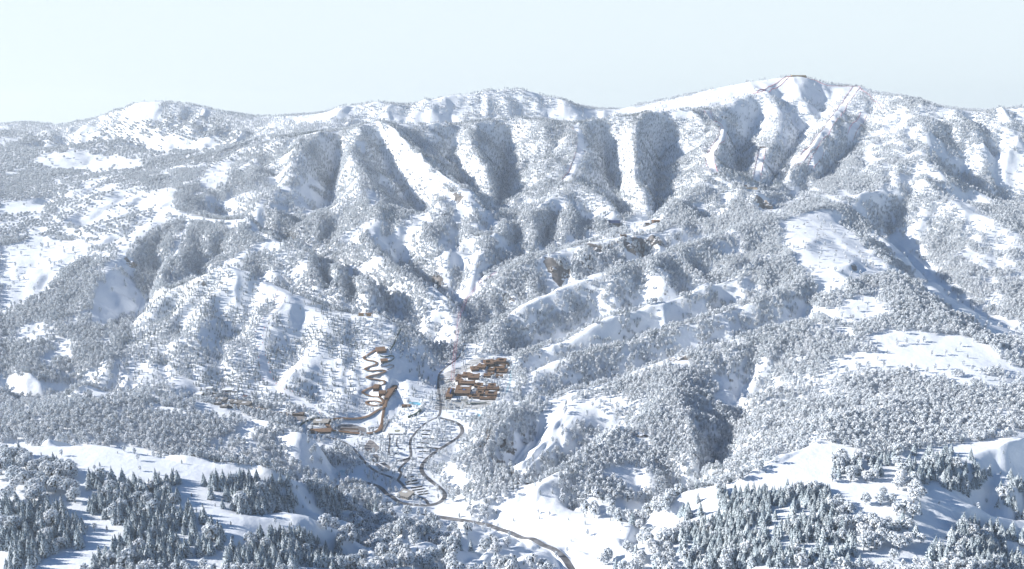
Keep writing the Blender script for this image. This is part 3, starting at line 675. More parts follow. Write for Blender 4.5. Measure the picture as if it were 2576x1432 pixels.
YARD = [Zv(*q) for q in ((60,330),(290,240),(560,90),(620,70),(760,60),(640,150),(560,185),(520,240),(340,290),(310,400),(330,480),(180,520),(170,640),(320,660),(480,640),(520,690),(880,690),(820,760),(640,810),(470,800),(20,830),(40,640),(60,480))]
YARDW = [spot(*q) for q in YARD]
PLAZAS = [('plaza', [Zp(*q) for q in ((-5,60),(60,-20),(110,0),(200,90),(195,120),(80,140),(10,130))]),
          ('plaza', [Zf(*q) for q in ((470,290),(560,250),(700,250),(860,290),(870,350),(700,350),(560,335))]),
          ('parking_ground', [Zp(*q) for q in ((60,175),(150,160),(200,210),(170,250),(110,260))]), ('parking_ground', [Zp(*q) for q in ((130,285),(245,255),(330,330),(225,372))]),
          ('parking_ground', [Zp(*q) for q in ((375,240),(390,215),(540,200),(555,222),(440,330),(420,322),(500,270),(490,250))]),
          ('parking_ground', [Zl(*q) for q in ((1180,395),(1370,385),(1380,420),(1330,470),(1240,450))])]
PLAZAW = [(n_, [spot(*q) for q in p_]) for n_, p_ in PLAZAS]
for n_, w_ in PLAZAW: built.items.append(('p', 0, np.array([tuple(q)[:2] for q in w_])))
HELI = plan(Zf, 1135, 1335, 296, 358, 8)
flatten(HELI['c'].x, HELI['c'].y, HELI['w']+4, HELI['d']+4, 0, HELI['c'].z, 8)
built.items.append(('s', 26, np.array([(HELI['c'].x-9, HELI['c'].y), (HELI['c'].x+9, HELI['c'].y)])))
OUTCROPS = [('dark brown cliff above the white snow field right of the valley road', 1314, 1214, 34, 26, 20, 1), ('small dark cliff left of the brown one, with a snow cap', 1268, 1222, 20, 16, 14, 2), ('steep dark rock rib in the shaded wood right of the helipad valley', 1232, 1105, 24, 44, 22, 3),
 ('black rock wedge among the rimed trees below the shaded rib', 1196, 1206, 12, 20, 10, 4), ('broad broken cliff on the rocky ridge above the gorge, left half', 1585, 632, 80, 80, 40, 5), ('broad broken cliff on the rocky ridge above the gorge, right half', 1652, 612, 60, 66, 36, 6),
 ('ragged cliff in the middle of the rocky ridge', 1500, 632, 60, 50, 34, 7), ('ragged cliff with snow ledges at the left end of the rocky ridge', 1392, 682, 60, 56, 34, 8), ('dark cliff block above the gorge bend', 1290, 756, 40, 36, 24, 9), ('snow-streaked summit crag of the sharp ridge right of the village', 1705, 908, 70, 34, 34, 10),
 ('grey crag on the flank of the ridge in front, among rimed trees', 1612, 1100, 44, 32, 26, 11), ('brown rock face below the high grandstand', 1925, 520, 120, 90, 50, 12), ('dark rock face on the shaded bowl of the left ridge', 325, 668, 80, 56, 40, 13)]
OUTP = [spot(o_[1], o_[2]) for o_ in OUTCROPS]
for o_, p_ in zip(OUTCROPS, OUTP): built.items.append(('s', o_[3]*.5, np.array([(p_.x, p_.y-o_[3]*.5), (p_.x+1, p_.y)])))
ROWS = [[Zq(x0-6, y0-4), Zq(x1+6, y0+2), Zq(x1+6, y0+16), Zq(x0-6, y0+10)] for x0, y0, x1 in ((95,215,215),(85,272,205),(100,330,262),(60,386,185),(30,455,190),(210,462,318),(60,512,215))]+[[Zp(x0-6, y0-6), Zp(x1+6, y1-6), Zp(x1+6, y1+10), Zp(x0-6, y0+10)] for x0, y0, x1, y1 in ((498,440,596,428),(505,500,640,474),(520,526,660,506),(575,570,700,550),(590,598,725,578),(650,622,762,604),(668,650,772,636))]
ROWSW = [[spot(*q) for q in r_] for r_ in ROWS]
for r_ in ROWSW: built.items.append(('p', 0, np.array([tuple(q)[:2] for q in r_])))
# ---------------------------------------------------------------- trees
def mesh_of(name, V, F, mi, mats):
    me = bpy.data.meshes.new(name)
    me.from_pydata([tuple(v) for v in V], [], F)
    for m in mats: me.materials.append(m)
    me.polygons.foreach_set("material_index", np.array(mi, np.int32)); me.update()
    return me
def tube(V, F, path, radii, n=5):
    base = len(V)
    for (p, r) in zip(path, radii):
        for k in range(n):
            a = 2*math.pi*k/n; V.append((p[0]+r*math.cos(a), p[1]+r*math.sin(a), p[2]))
    for i in range(len(path)-1):
        for k in range(n):
            F.append((base+i*n+k, base+i*n+(k+1) % n, base+(i+1)*n+(k+1) % n, base+(i+1)*n+k))
def spruce_parts(seed):
    r = random.Random(seed); H = 24.0
    tv, tf = [], []
    tube(tv, tf, [(0,0,-2.5),(0,0,1),(0.1,0,H*0.5),(0,0,H*0.96)], [0.5,0.42,0.25,0.05])
    V, F, M = [], [], []
    tiers = 13
    for i in range(tiers):
        f = i/(tiers-1); z = 1.6+(H-2.2)*f**0.92
        R0 = (1-f)**0.9*7.0+0.4
        n = max(5, int(15*(1-f)+5)); off = r.random()*6
        for k in range(n):
            a = off+2*math.pi*k/n+r.uniform(-.25, .25); L = R0*r.uniform(0.72, 1.12); wd = (0.42+0.16*L)*r.uniform(.8, 1.2)
            dr = L*r.uniform(0.30, 0.5); ca, sa = math.cos(a), math.sin(a)
            zz = z+r.uniform(-.4, .4)
            b = len(V)
            def P(d, s, h): V.append((d*ca-s*sa, d*sa+s*ca, zz+h))
            P(0, 0, 0.5); P(L*.55, wd, -dr*.55-.25); P(L*.55, 0, -dr*.35+.25); P(L*.55, -wd, -dr*.55-.25); P(L, 0, -dr); P(L*.8, wd*.9, -dr*.95-.3); P(L*.8, -wd*.9, -dr*.95-.3)
            for fi, fc in enumerate(((0,1,2),(0,2,3),(1,5,2),(2,5,4),(2,4,6),(2,6,3))):
                F.append(tuple(b+q for q in fc)); M.append(1 if r.random() < (0.28, 0.28, 0.45, 0.78, 0.78, 0.45)[fi] else 0)
    b = len(V); V += [(0,0,H+.6),(.35,.1,H-2),(-.2,.3,H-2),(-.15,-.35,H-2)]
    F += [(b,b+1,b+2),(b,b+2,b+3),(b,b+3,b+1)]; M += [1,0,0]
    return (tv, tf), (V, F, M)
def clump(V, F, M, r, c, rad, n, size, frost, up=0.25):
    """a spray of small twig-and-rime leaves over one lobe of a crown"""
    for _ in range(n):
        while True:
            d = Vector((r.uniform(-1,1), r.uniform(-1,1), r.uniform(-.8,1)))
            if 0.15 < d.length < 1: break
        d.normalize()
        p = Vector(c)+Vector((d.x*rad, d.y*rad, d.z*rad*.85))*r.uniform(.72, 1.05)
        nrm = (d+Vector((r.uniform(-.4,.4), r.uniform(-.4,.4), r.uniform(-.3,.4)+up))).normalized()
        t1 = nrm.orthogonal().normalized(); t2 = nrm.cross(t1)
        ang = r.random()*6.3; u = t1*math.cos(ang)+t2*math.sin(ang); v = nrm.cross(u)
        s = size*r.uniform(.6, 1.3); b = len(V)
        V.extend([tuple(p+u*s+nrm*.15*s), tuple(p+v*s*.6), tuple(p-u*s*.8+nrm*.1*s), tuple(p-v*s*.55)])
        F.append((b,b+1,b+2,b+3)); M.append(0 if r.random() < frost else 1)
def shade_core(V, F, M, c, rx, rz):
    """dark blob added inside a lobe to block light and deepen its shade"""
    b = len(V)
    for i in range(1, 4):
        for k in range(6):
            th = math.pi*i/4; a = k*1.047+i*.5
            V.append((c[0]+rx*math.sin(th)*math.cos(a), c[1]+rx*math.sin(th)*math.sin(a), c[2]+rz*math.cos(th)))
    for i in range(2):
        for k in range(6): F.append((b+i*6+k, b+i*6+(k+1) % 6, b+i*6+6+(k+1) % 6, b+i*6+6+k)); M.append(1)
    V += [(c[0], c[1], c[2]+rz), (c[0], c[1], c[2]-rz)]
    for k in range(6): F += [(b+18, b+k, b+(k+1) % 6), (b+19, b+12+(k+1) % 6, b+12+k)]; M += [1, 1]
def round_parts(seed, lobes=19, per=46):
    r = random.Random(seed); H = 23.0
    tv, tf = [], []
    tube(tv, tf, [(0,0,-3),(0,0,0.5),(.2,.1,5),(.1,.3,12)], [.8,.65,.5,.22], 6)
    V, F, M = [], [], []
    for i in range(lobes):
        a = i*2.4+r.uniform(-.4,.4); f = (i+.5)/lobes
        ph = math.acos(1-1.8*f); rr = math.sin(ph)*7.4*r.uniform(.72,1.12); z = 13.2+math.cos(ph)*7.0*r.uniform(.85,1.1)
        c = (rr*math.cos(a), rr*math.sin(a), z); R_ = r.uniform(2.3,3.9)
        tube(tv, tf, [(.1,.2,4.5),(c[0]*.5,c[1]*.5,z*.55+1.5),(c[0]*.9,c[1]*.9,z-.6)], [.34,.18,.07], 4)
        shade_core(V, F, M, c, R_*.5, R_*.45)
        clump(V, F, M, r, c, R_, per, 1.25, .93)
    shade_core(V, F, M, (0,0,13), 3.4, 4.0)
    return (tv, tf), (V, F, M)
def slim_parts(seed, lobes=11, per=24):
    r = random.Random(seed); H = 22.0
    tv, tf = [], []
    tube(tv, tf, [(0,0,-4),(0,0,.5),(.2,.1,9),(.1,0,18)], [.55,.45,.3,.08], 5)
    V, F, M = [], [], []
    for i in range(lobes):
        f = (i+.5)/lobes; a = i*2.5+r.uniform(-.5,.5); z = 6.8+(H-8.6)*f
        rr = (4.4*math.sin(math.pi*(0.2+0.72*f)))*r.uniform(.5,1.2)
        c = (rr*math.cos(a), rr*math.sin(a), z); R_ = r.uniform(2.0,3.2)*(1.12-.35*f)
        tube(tv, tf, [(.12,.08,z-2.8),(c[0]*.8,c[1]*.8,z-.4)], [.16,.06], 4)
        shade_core(V, F, M, c, R_*.45, R_*.42)
        clump(V, F, M, r, c, R_, per, 1.35, .90)
    return (tv, tf), (V, F, M)
def sapling_parts(seed):
    r = random.Random(seed); H = 16.0
    tv, tf = [], []
    tube(tv, tf, [(0,0,-1.5),(0,0,3),(0.05,0,H*.95)], [.28,.22,.03], 5)
    V, F, M = [], [], []
    for i in range(9):
        f = i/8; z = 1.2+(H-2)*f
        for k in range(8):
            a = k*.785+i*.4+r.uniform(-.2,.2); L = (2.7*math.sin(math.pi*(.25+.7*f))+.25)*r.uniform(.7,1.1); wd = .8
            ca, sa = math.cos(a), math.sin(a); b = len(V)
            for d, s_, h in ((0,0,.9),(L,wd,-.2),(L*1.05,0,.35),(L,-wd,-.2)): V.append((d*ca-s_*sa, d*sa+s_*ca, z+h))
            F += [(b,b+1,b+2),(b,b+2,b+3)]; M += [1 if r.random() < .34 else 0, 1 if r.random() < .34 else 0]
    return (tv, tf), (V, F, M)
KIND = {}
for nm, fn, mats, hgt in (("spruce", spruce_parts, (M_NEEDLE, M_NSNOW), 24), ("round_tree", round_parts, (M_RIME, M_TWIG_SHADE), 23), ("slim_tree", slim_parts, (M_RIME, M_TWIG_SHADE), 22), ("sapling", sapling_parts, (M_NEEDLE, M_NSNOW), 16)):
    var = []
    for q in range(4):
        (tv, tf), (cv, cf, cm) = fn(100+q*7)
        tr = mesh_of(nm+"_trunk", tv, tf, [0]*len(tf), [M_BARK]); cr = mesh_of(nm+"_crown", cv, cf, cm, mats)
        full = mesh_of(nm+"_full", tv+cv, tf+[tuple(i+len(tv) for i in f) for f in cf], [2]*len(tf)+list(cm), (*mats, M_BARK))
        var.append((tr, cr, full))
    KIND[nm] = (var, hgt)

# --- where they stand
rs = np.random.RandomState(5)
def jitter_grid(y0, y1, d):
    xm = 0.86*y1
    nx, ny = int(2*xm/d), int((y1-y0)/d)
    gx, gy = np.meshgrid(np.arange(nx)*d-xm, np.arange(ny)*d+y0)
    gx = gx+rs.uniform(-.48, .48, gx.shape)*d; gy = gy+rs.uniform(-.48, .48, gy.shape)*d
    gx, gy = gx.ravel(), gy.ravel(); k = np.abs(gx/gy) < 0.83
    return gx[k], gy[k]
bands = [(1050, 1790, 11.5), (1790, 2500, 12.4), (2500, 3400, 12.4), (3400, 4600, 12.8), (4600, 6300, 14.0), (6300, 8700, 18.0)]
TX, TY, TD = [], [], []
for y0, y1, d in bands:
    x, y = jitter_grid(y0, y1, d); TX.append(x); TY.append(y); TD.append(np.full(x.shape, d))
TX, TY, TD = map(np.concatenate, (TX, TY, TD))
TZ = ground(TX, TY)
# the crests hide many slopes from every nearby viewpoint: nothing is planted there
_hm = np.maximum.accumulate((HT-CAM_H)/GY, axis=0)
_ia = np.clip(np.rint((TX/TY-A0)/(A1-A0)*NA).astype(int), 0, NA); _ib = np.clip(np.rint((np.log(TY)-B0)/(B1-B0)*NB).astype(int), 0, NB)
vis = (TZ+20-CAM_H)/TY+0.012 > _hm[_ib, _ia]
px, py, pf = project(TX, TY, TZ)
keep = vis & (px > -160) & (px < FW+120) & (py < FH+90)
n0 = len(TX)
TX, TY, TZ, TD, px, py, pf = (q[keep] for q in (TX, TY, TZ, TD, px, py, pf))
N1 = fbm(TX, TY, 260, 3, 31); N2 = fbm(TX, TY, 90, 3, 37); N3 = fbm(TX, TY, 700, 2, 45)
U = rs.uniform(0, 1, TX.shape)
dens = np.clip(0.98+1.6*(N1-0.02)+1.1*N2, 0.03, 0.97)
dens = np.where(N1*1.0+N2*0.9+N3*.4 < -0.44, 0.06, dens)
fore = TY < 1790-0.0*TX
_wz = Cover().poly((700,330),(905,318),(1130,325),(1440,290),(1620,285),(1800,270),(1960,240),(2150,220),(2210,290),(2150,360),(2000,480),(1900,470),(1780,450),(1650,540),(1560,540),(1250,500),(1000,480),(820,480),(720,430)).mask(TX, TY)
dens = np.where(_wz, np.maximum(dens, .80+.5*N2), dens)
_lz = Cover().poly((355,790),(490,706),(564,661),(726,737),(870,789),(1012,831),(1133,912),(1060,1000),(900,1000),(760,1000),(500,975),(300,985),(300,900)).mask(TX, TY)
dens = np.where(_lz, np.maximum(dens*.85, .50+1.2*N2), dens)
isb = bare.mask(TX, TY, 9); ist = thin.mask(TX, TY, 15); isr = resort.mask(TX, TY)
dens = np.where(ist, dens*0.38, dens); isc = bare.mask(TX, TY, 34); dens = np.where(isc & ~isb, dens*.45, dens); dens = np.where(isb, np.where(isc, 0.022, .12), dens); 
spr = SPRUCE.mask(TX, TY, 7); rnd_ = ROUND.mask(TX, TY, 7)
front_zone = Cover().poly((-150,1125),(60,1108),(150,1116),(287,1114),(371,1134),(473,1155),(560,1168),(642,1177),(726,1212),(790,1233),(850,1256),(1000,1292),(1250,1300),(1400,1262),(1650,1268),(1726,1240),(1774,1226),(1875,1209),(1976,1155),(2070,1108),(2200,1150),(2400,1120),(2750,1120),(2750,1480),(-150,1480))
fz = front_zone.mask(TX, TY)
d_spr = 0.74*np.clip(0.8+1.8*N2, .12, 1); d_rnd = 0.24*np.clip(0.9+1.6*N2, .15, 1)
dens = np.where(fz, 0.028, dens)
dens = np.where(fz & rnd_, d_rnd, dens); dens = np.where(fz & spr, d_spr, dens)
dens = np.where(isr, np.clip(.52+1.3*N2, .1, .85), dens)
dens = np.where(roads.mask(TX, TY) | runs.mask(TX, TY), 0, dens)
EXTRA_CLEAR = Cover()
dens = np.where(built.mask(TX, TY), 0, dens)
dens = np.where(EXTRA_CLEAR.mask(TX, TY), 0, dens)
_lf = Cover().poly((0,330),(330,300),(560,300),(700,360),(560,420),(300,440),(420,480),(420,560),(300,640),(180,600),(0,600)).mask(TX, TY); dens = np.where(_lf, dens*.55, dens); dens = np.where(TY > 6300, dens*.75, dens)
ok = U < dens
kindmap = np.full(TX.shape, 2)
lz = Cover().poly((355,790),(490,706),(564,661),(726,737),(870,789),(1012,831),(1133,912),(1060,1000),(900,1040),(760,1030),(500,985),(300,985),(300,900))
wz = Cover().poly((1440,290),(1620,285),(1800,270),(1960,240),(2150,220),(2210,290),(2150,360),(2000,480),(1900,470),(1780,450),(1650,540),(1560,540),(1470,440))
lf = Cover().poly((0,430),(420,440),(420,560),(300,640),(180,600),(0,600)); lf2 = Cover().poly((0,330),(330,300),(560,300),(700,360),(560,420),(300,440),(0,440))
V = rs.uniform(0, 1, TX.shape)
clus = fbm(TX, TY, 120, 2, 53)
inf2 = lf2.mask(TX, TY); inl = lz.mask(TX, TY); inw = wz.mask(TX, TY); inf = lf.mask(TX, TY) | lf2.mask(TX, TY)
kindmap = np.where(inl & (V < 0.66+1.3*clus), 3, kindmap)
kindmap = np.where(inw & (V < 0.80+1.1*clus), 3, kindmap)
kindmap = np.where(_wz & ~inw & (V < .30+1.2*clus), 3, kindmap)
kindmap = np.where(inf & (V < 0.9), 1, kindmap); kindmap = np.where(inf & (V > 0.93), 3, kindmap)
kindmap = np.where(~inl & ~inw & ~inf & (V > 0.95-0.5*np.clip(clus, 0, 1)), 3, kindmap)
kindmap = np.where(fz, np.where(V < .55, 3, 2), kindmap)
kindmap = np.where(fz & rnd_, np.where(V < .80, 1, np.where(V < .9, 0, 3)), kindmap)
kindmap = np.where(fz & spr, np.where(V < .93, 0, 1), kindmap)
kindmap = np.where(isr, np.where(V < .8, 2, 3), kindmap)
scale = rs.uniform(.70, 1.18, TX.shape)
scale = np.where(kindmap == 0, np.where(fz, scale*1.42, scale*.9), scale)
scale = np.where(kindmap == 1, np.where(fz, scale*1.38, scale*np.where(TY > 6000, 1.15, .80)), scale)
scale = np.where(kindmap == 2, scale*np.where(fz, .75, np.where(TY > 4600, 1.1, 1.15)), scale)
scale = np.where(kindmap == 3, scale*np.where(fz, .62, np.where(TY > 4600, 1.25, 1.05)), scale)
scale = np.where(isr, scale*.68, scale); scale = np.where(inl & (kindmap == 2), scale*.75, scale)
sel = np.nonzero(ok)[0]
TREES = dict(x=TX[sel], y=TY[sel], z=TZ[sel], k=kindmap[sel], s=scale[sel], px=px[sel], py=py[sel], f=pf[sel], rot=rs.uniform(0, 6.28, len(sel)), var=rs.randint(0, 4, len(sel)))
print("trees", n0, len(TX), len(sel), np.bincount(TREES['k']))

def forest(name, label, kinds, mask):
    """the mass of the woods: one object whose geometry nodes set the trees on its points"""
    n = int(mask.sum())
    me = bpy.data.meshes.new(name); me.vertices.add(n)
    T = TREES
    me.vertices.foreach_set("co", np.stack([T['x'][mask], T['y'][mask], T['z'][mask]-.3], -1).astype(np.float32).ravel())
    protos = bpy.data.collections.new(name+"_kinds")
    order = []
    for ki, kn in kinds:
        for vi, (tr, cr, full) in enumerate(KIND[kn][0]):
            p = bpy.data.objects.new("kind_%02d" % len(order), full); protos.objects.link(p); order.append((ki, vi))
    look = {o: i for i, o in enumerate(order)}
    ids = np.array([look[(k, v)] for k, v in zip(T['k'][mask], T['var'][mask])], np.int32)
    for nm, tp, dt in (("which", 'INT', ids), ("spin", 'FLOAT', T['rot'][mask].astype(np.float32)), ("size", 'FLOAT', T['s'][mask].astype(np.float32))):
        me.attributes.new(nm, tp, 'POINT').data.foreach_set("value", dt)
    o = bpy.data.objects.new(name, me); COL.objects.link(o); o['kind'] = 'stuff'; o['label'] = label; o['category'] = 'forest'
    ng = bpy.data.node_groups.new(name, 'GeometryNodeTree')
    ng.interface.new_socket("Geometry", in_out='INPUT', socket_type='NodeSocketGeometry'); ng.interface.new_socket("Geometry", in_out='OUTPUT', socket_type='NodeSocketGeometry')
    N = ng.nodes; L = ng.links
    gi = N.new("NodeGroupInput"); go = N.new("NodeGroupOutput"); ip = N.new("GeometryNodeInstanceOnPoints"); ci = N.new("GeometryNodeCollectionInfo")
    ci.inputs[0].default_value = protos; ci.inputs[1].default_value = True; ci.inputs[2].default_value = True
    def attr(nm, tp):
        a = N.new("GeometryNodeInputNamedAttribute"); a.data_type = tp; a.inputs[0].default_value = nm; return a.outputs[0]
    cx = N.new("ShaderNodeCombineXYZ"); L.new(attr("spin", 'FLOAT'), cx.inputs[2])
    ip.inputs["Pick Instance"].default_value = True
    L.new(gi.outputs[0], ip.inputs["Points"]); L.new(ci.outputs[0], ip.inputs["Instance"]); L.new(attr("which", 'INT'), ip.inputs["Instance Index"])
    L.new(cx.outputs[0], ip.inputs["Rotation"]); L.new(attr("size", 'FLOAT'), ip.inputs["Scale"]); L.new(ip.outputs[0], go.inputs[0])
    o.modifiers.new("trees", 'NODES').node_group = ng
    return o
terrain_object()
# ---------------------------------------------------------------- builders
class MB:
    def __init__(s): s.V, s.F, s.M = [], [], []
    def box(s, x0, x1, y0, y1, z0, z1, m=0):
        b = len(s.V)
        s.V += [(x0,y0,z0),(x1,y0,z0),(x1,y1,z0),(x0,y1,z0),(x0,y0,z1),(x1,y0,z1),(x1,y1,z1),(x0,y1,z1)]
        for f in ((0,3,2,1),(4,5,6,7),(0,1,5,4),(1,2,6,5),(2,3,7,6),(3,0,4,7)): s.F.append(tuple(b+i for i in f)); s.M.append(m)
    def prism(s, pts, z0, z1, m=0, zf=None):
        b = len(s.V); n = len(pts)
        for i, p in enumerate(pts): s.V.append((p[0], p[1], z0))
        for i, p in enumerate(pts): s.V.append((p[0], p[1], z1 if zf is None else zf(p)))
        s.F.append(tuple(range(b+n-1, b-1, -1))); s.F.append(tuple(range(b+n, b+2*n))); s.M += [m, m]
        for i in range(n): s.F.append((b+i, b+(i+1) % n, b+n+(i+1) % n, b+n+i)); s.M.append(m)
    def bar(s, p, q, r, n=5, m=0):
        p, q = Vector(p), Vector(q); d = (q-p).normalized(); u = d.orthogonal().normalized(); v = d.cross(u); b = len(s.V)
        for c in (p, q):
            for k in range(n): a = 2*math.pi*k/n; s.V.append(tuple(c+u*r*math.cos(a)+v*r*math.sin(a)))
        for k in range(n): s.F.append((b+k, b+(k+1) % n, b+n+(k+1) % n, b+n+k)); s.M.append(m)
        s.F += [tuple(range(b+n-1, b-1, -1)), tuple(range(b+n, b+2*n))]; s.M += [m, m]
    def gable(s, w, d, z, h, over=.7, m=0):
        b = len(s.V); x, y = w/2+over, d/2+over
        s.V += [(-x,-y,z),(x,-y,z),(x,y,z),(-x,y,z),(-x,0,z+h),(x,0,z+h)]
        for f in ((0,1,5,4),(2,3,4,5),(0,4,3),(1,2,5),(0,3,2,1)): s.F.append(tuple(b+i for i in f)); s.M.append(m)
    def mesh(s, name, mats):
        me = bpy.data.meshes.new(name); me.from_pydata(s.V, [], s.F)
        for m in mats: me.materials.append(m)
        me.polygons.foreach_set("material_index", np.array(s.M, np.int32)); me.update(); return me
    def build(s, name, mats, parent=None, loc=None):
        if not isinstance(mats, (list, tuple)): mats = [mats]
        o = bpy.data.objects.new(name, s.mesh(name, mats)); COL.objects.link(o)
        if parent: o.parent = parent
        if loc is not None: o.location = loc
        return o
def thing(name, label, cat, loc, yaw=0.0, group=None):
    o = bpy.data.objects.new(name, None); COL.objects.link(o); o.empty_display_size = 1
    o.location = loc; o.rotation_euler = (0, 0, yaw); o['label'] = label; o['category'] = cat
    if group: o['group'] = group
    return o
def tag(o, label, cat, group=None):
    o['label'] = label; o['category'] = cat
    if group: o['group'] = group
    return o
def inst(name, me, parent, loc, rz=0.0, sc=None):
    o = bpy.data.objects.new(name, me); COL.objects.link(o); o.parent = parent; o.location = loc; o.rotation_euler = (0, 0, rz)
    if sc: o.scale = sc
    return o
PAL = dict(
 brown=mat("brown_roof", (0.215, 0.130, 0.078), .85, (0.06, (0.17, 0.105, 0.065), .4, .6)), timber=mat("timber_wall", (0.17, 0.10, 0.06), .85, (0.3, (0.11, 0.07, 0.045), .4, .6)),
 umber=mat("umber_wall", (0.135, 0.085, 0.055), .85, (0.3, (0.20, 0.125, 0.08), .4, .6)), darkroof=mat("dark_brown_roof", (0.15, 0.085, 0.05), .85, (0.06, (0.11, 0.065, 0.04), .4, .6)),
 grey=mat("grey_plaster", (0.22, 0.205, 0.19), .9, (0.2, (0.17, 0.16, 0.15), .4, .6)), slate=mat("slate_roof", (0.24, 0.225, 0.205), .8, (0.15, (0.18, 0.17, 0.16), .4, .6)),
 dust=mat("weathered_roof", (0.20, 0.165, 0.14), .9, (0.15, (0.15, 0.125, 0.11), .4, .6)), rust=mat("rust_roof", (0.16, 0.06, 0.04), .85), pale=mat("pale_roof", (0.40, 0.37, 0.33), .85, (0.1, (0.33, 0.31, 0.28), .4, .6)),
 snowroof=mat("snow_on_roof", (0.84, 0.86, 0.89), .7), white=mat("white_wall", (0.72, 0.73, 0.74), .7), gold=mat("golden_timber", (0.58, 0.40, 0.17), .7, (0.2, (0.42, 0.27, 0.10), .4, .6)),
 blue=mat("dark_blue_roof", (0.035, 0.055, 0.13), .5), glass=mat("dark_glass", (0.02, 0.03, 0.045), .12, None, 0, .8), bluegl=mat("blue_glass", (0.06, 0.12, 0.32), .15, None, 0, .8),
 asphalt=mat("road_asphalt", (0.11, 0.11, 0.118), .9, (0.05, (0.22, 0.22, 0.23), .45, .62)), paving=mat("grey_paving", (0.20, 0.185, 0.185), .9, (0.08, (0.30, 0.285, 0.28), .45, .6)),
 concrete=mat("concrete", (0.34, 0.345, 0.36), .85, (0.1, (0.26, 0.265, 0.28), .4, .6)), ice=mat("track_ice", (0.45, 0.58, 0.68), .25), red=mat("red_net", (0.52, 0.045, 0.06), .8), redcloth=mat("red_cloth", (0.62, 0.07, 0.04), .8),
 steel=mat("grey_steel", (0.30, 0.31, 0.33), .5, None, .6), pond=mat("frozen_pond", (0.16, 0.50, 0.66), .2, (0.05, (0.62, 0.80, 0.88), .56, .74)), icepond=mat("pale_ice", (0.42, 0.62, 0.68), .25, (0.06, (0.62, 0.76, 0.80), .42, .6)), green=mat("dark_green_netting", (0.035, 0.07, 0.06), .9, (0.1, (0.06, 0.09, 0.085), .4, .6)),
 rock=mat("outcrop_rock", (0.16, 0.14, 0.125), .95, (0.12, (0.30, 0.27, 0.24), .42, .6)), cable=mat("red_cable", (0.55, 0.10, 0.16), .6), olive=mat("helipad_green", (0.17, 0.17, 0.07), .9), skin=mat("skin", (.5, .33, .25), .7), black=mat("black_cloth", (.03, .03, .035), .9))

def draped(name, world_pts, material, lift=0.5, step=4.0, kind='structure'):
    """a sheet lying on the ground inside an outline"""
    p = np.array([tuple(q)[:2] for q in world_pts]); lo, hi = p.min(0), p.max(0)
    nx, ny = int((hi[0]-lo[0])/step)+2, int((hi[1]-lo[1])/step)+2
    gx, gy = np.meshgrid(lo[0]+np.arange(nx)*step, lo[1]+np.arange(ny)*step)
    cx, cy = (gx[:-1, :-1]+step/2), (gy[:-1, :-1]+step/2)
    c = Cover(); c.items.append(('p', 0, p)); ins = c.mask(cx, cy)
    gz = ground(gx, gy)+lift
    V = np.stack([gx, gy, gz], -1).reshape(-1, 3); idx = np.arange(nx*ny).reshape(ny, nx)
    F = [(idx[j, i], idx[j, i+1], idx[j+1, i+1], idx[j+1, i]) for j, i in zip(*np.nonzero(ins))]
    used = np.unique(np.array(F).ravel()); rm = -np.ones(nx*ny, int); rm[used] = np.arange(len(used))
    me = bpy.data.meshes.new(name); me.from_pydata([tuple(v) for v in V[used]], [], [tuple(int(rm[i]) for i in f) for f in F]); me.materials.append(material); me.shade_smooth(); me.update()
    o = bpy.data.objects.new(name, me); COL.objects.link(o); o['kind'] = kind
    return o
def normals2(c):
    t = np.gradient(c, axis=0); t /= np.maximum(np.hypot(t[:, 0], t[:, 1]), 1e-6)[:, None]
    return np.stack([-t[:, 1], t[:, 0]], 1)
def ribbon_mesh(name, c, zf, offs, mats, wide=None):
    """sweep of a section: offs = [(sideways, up)], closed=False"""
    n = normals2(c); V = []; F = []; M = []; k = len(offs)
    for i in range(len(c)):
        for o_, u_ in offs:
            if wide is not None: o_ = o_*wide[i]
            V.append((c[i, 0]+n[i, 0]*o_, c[i, 1]+n[i, 1]*o_, zf(i, c[i]+n[i]*o_)+u_))
    for i in range(len(c)-1):
        for j in range(k-1): F.append((i*k+j, i*k+j+1, (i+1)*k+j+1, (i+1)*k+j)); M.append(0)
    me = bpy.data.meshes.new(name); me.from_pydata(V, [], F); me.materials.append(mats); me.update(); return me

# ---------------------------------------------------------------- roads, yards, water
for (h_, c_, z_), nm in zip(ROADW, ['road', 'road', 'road', 'path', 'path', 'road', 'mountain_road']):
    g_ = lambda i, q: max(float(ground(q[0], q[1])), z_[i]-.5)
    me = ribbon_mesh(nm, c_, g_, [(-h_, .35), (-h_*.5, .55), (0, .6), (h_*.5, .55), (h_, .35)], PAL['asphalt'])
    o = bpy.data.objects.new(nm, me); COL.objects.link(o); o['kind'] = 'structure'
for h_, c_, p_ in RUNW:
    me = ribbon_mesh('ski_run', c_, lambda i, q: float(ground(q[0], q[1])), [(-h_*.92, .25), (-h_*.6, .7), (-h_*.3, .8), (0, .8), (h_*.3, .8), (h_*.6, .7), (h_*.92, .25)], mat("groomed_snow", (0.88, 0.89, 0.91), .6, (0.04, (0.82, 0.84, 0.88), .4, .65)))
    me.shade_smooth(); o = bpy.data.objects.new('ski_run', me); COL.objects.link(o); o['kind'] = 'structure'
for nm, w_ in PLAZAW: draped(nm, w_, PAL['paving'], .45, 2.5)
for r_ in ROWSW: draped('parking_ground', r_, mat('parking_asphalt', (0.085, 0.082, 0.085), .9, (0.2, (0.16, 0.155, 0.155), .45, .6)), .4, 1.6)
for nm, w_ in PONDW: draped(nm, w_, PAL['icepond'] if nm != 'pond' else PAL['pond'], .5, 1.5)
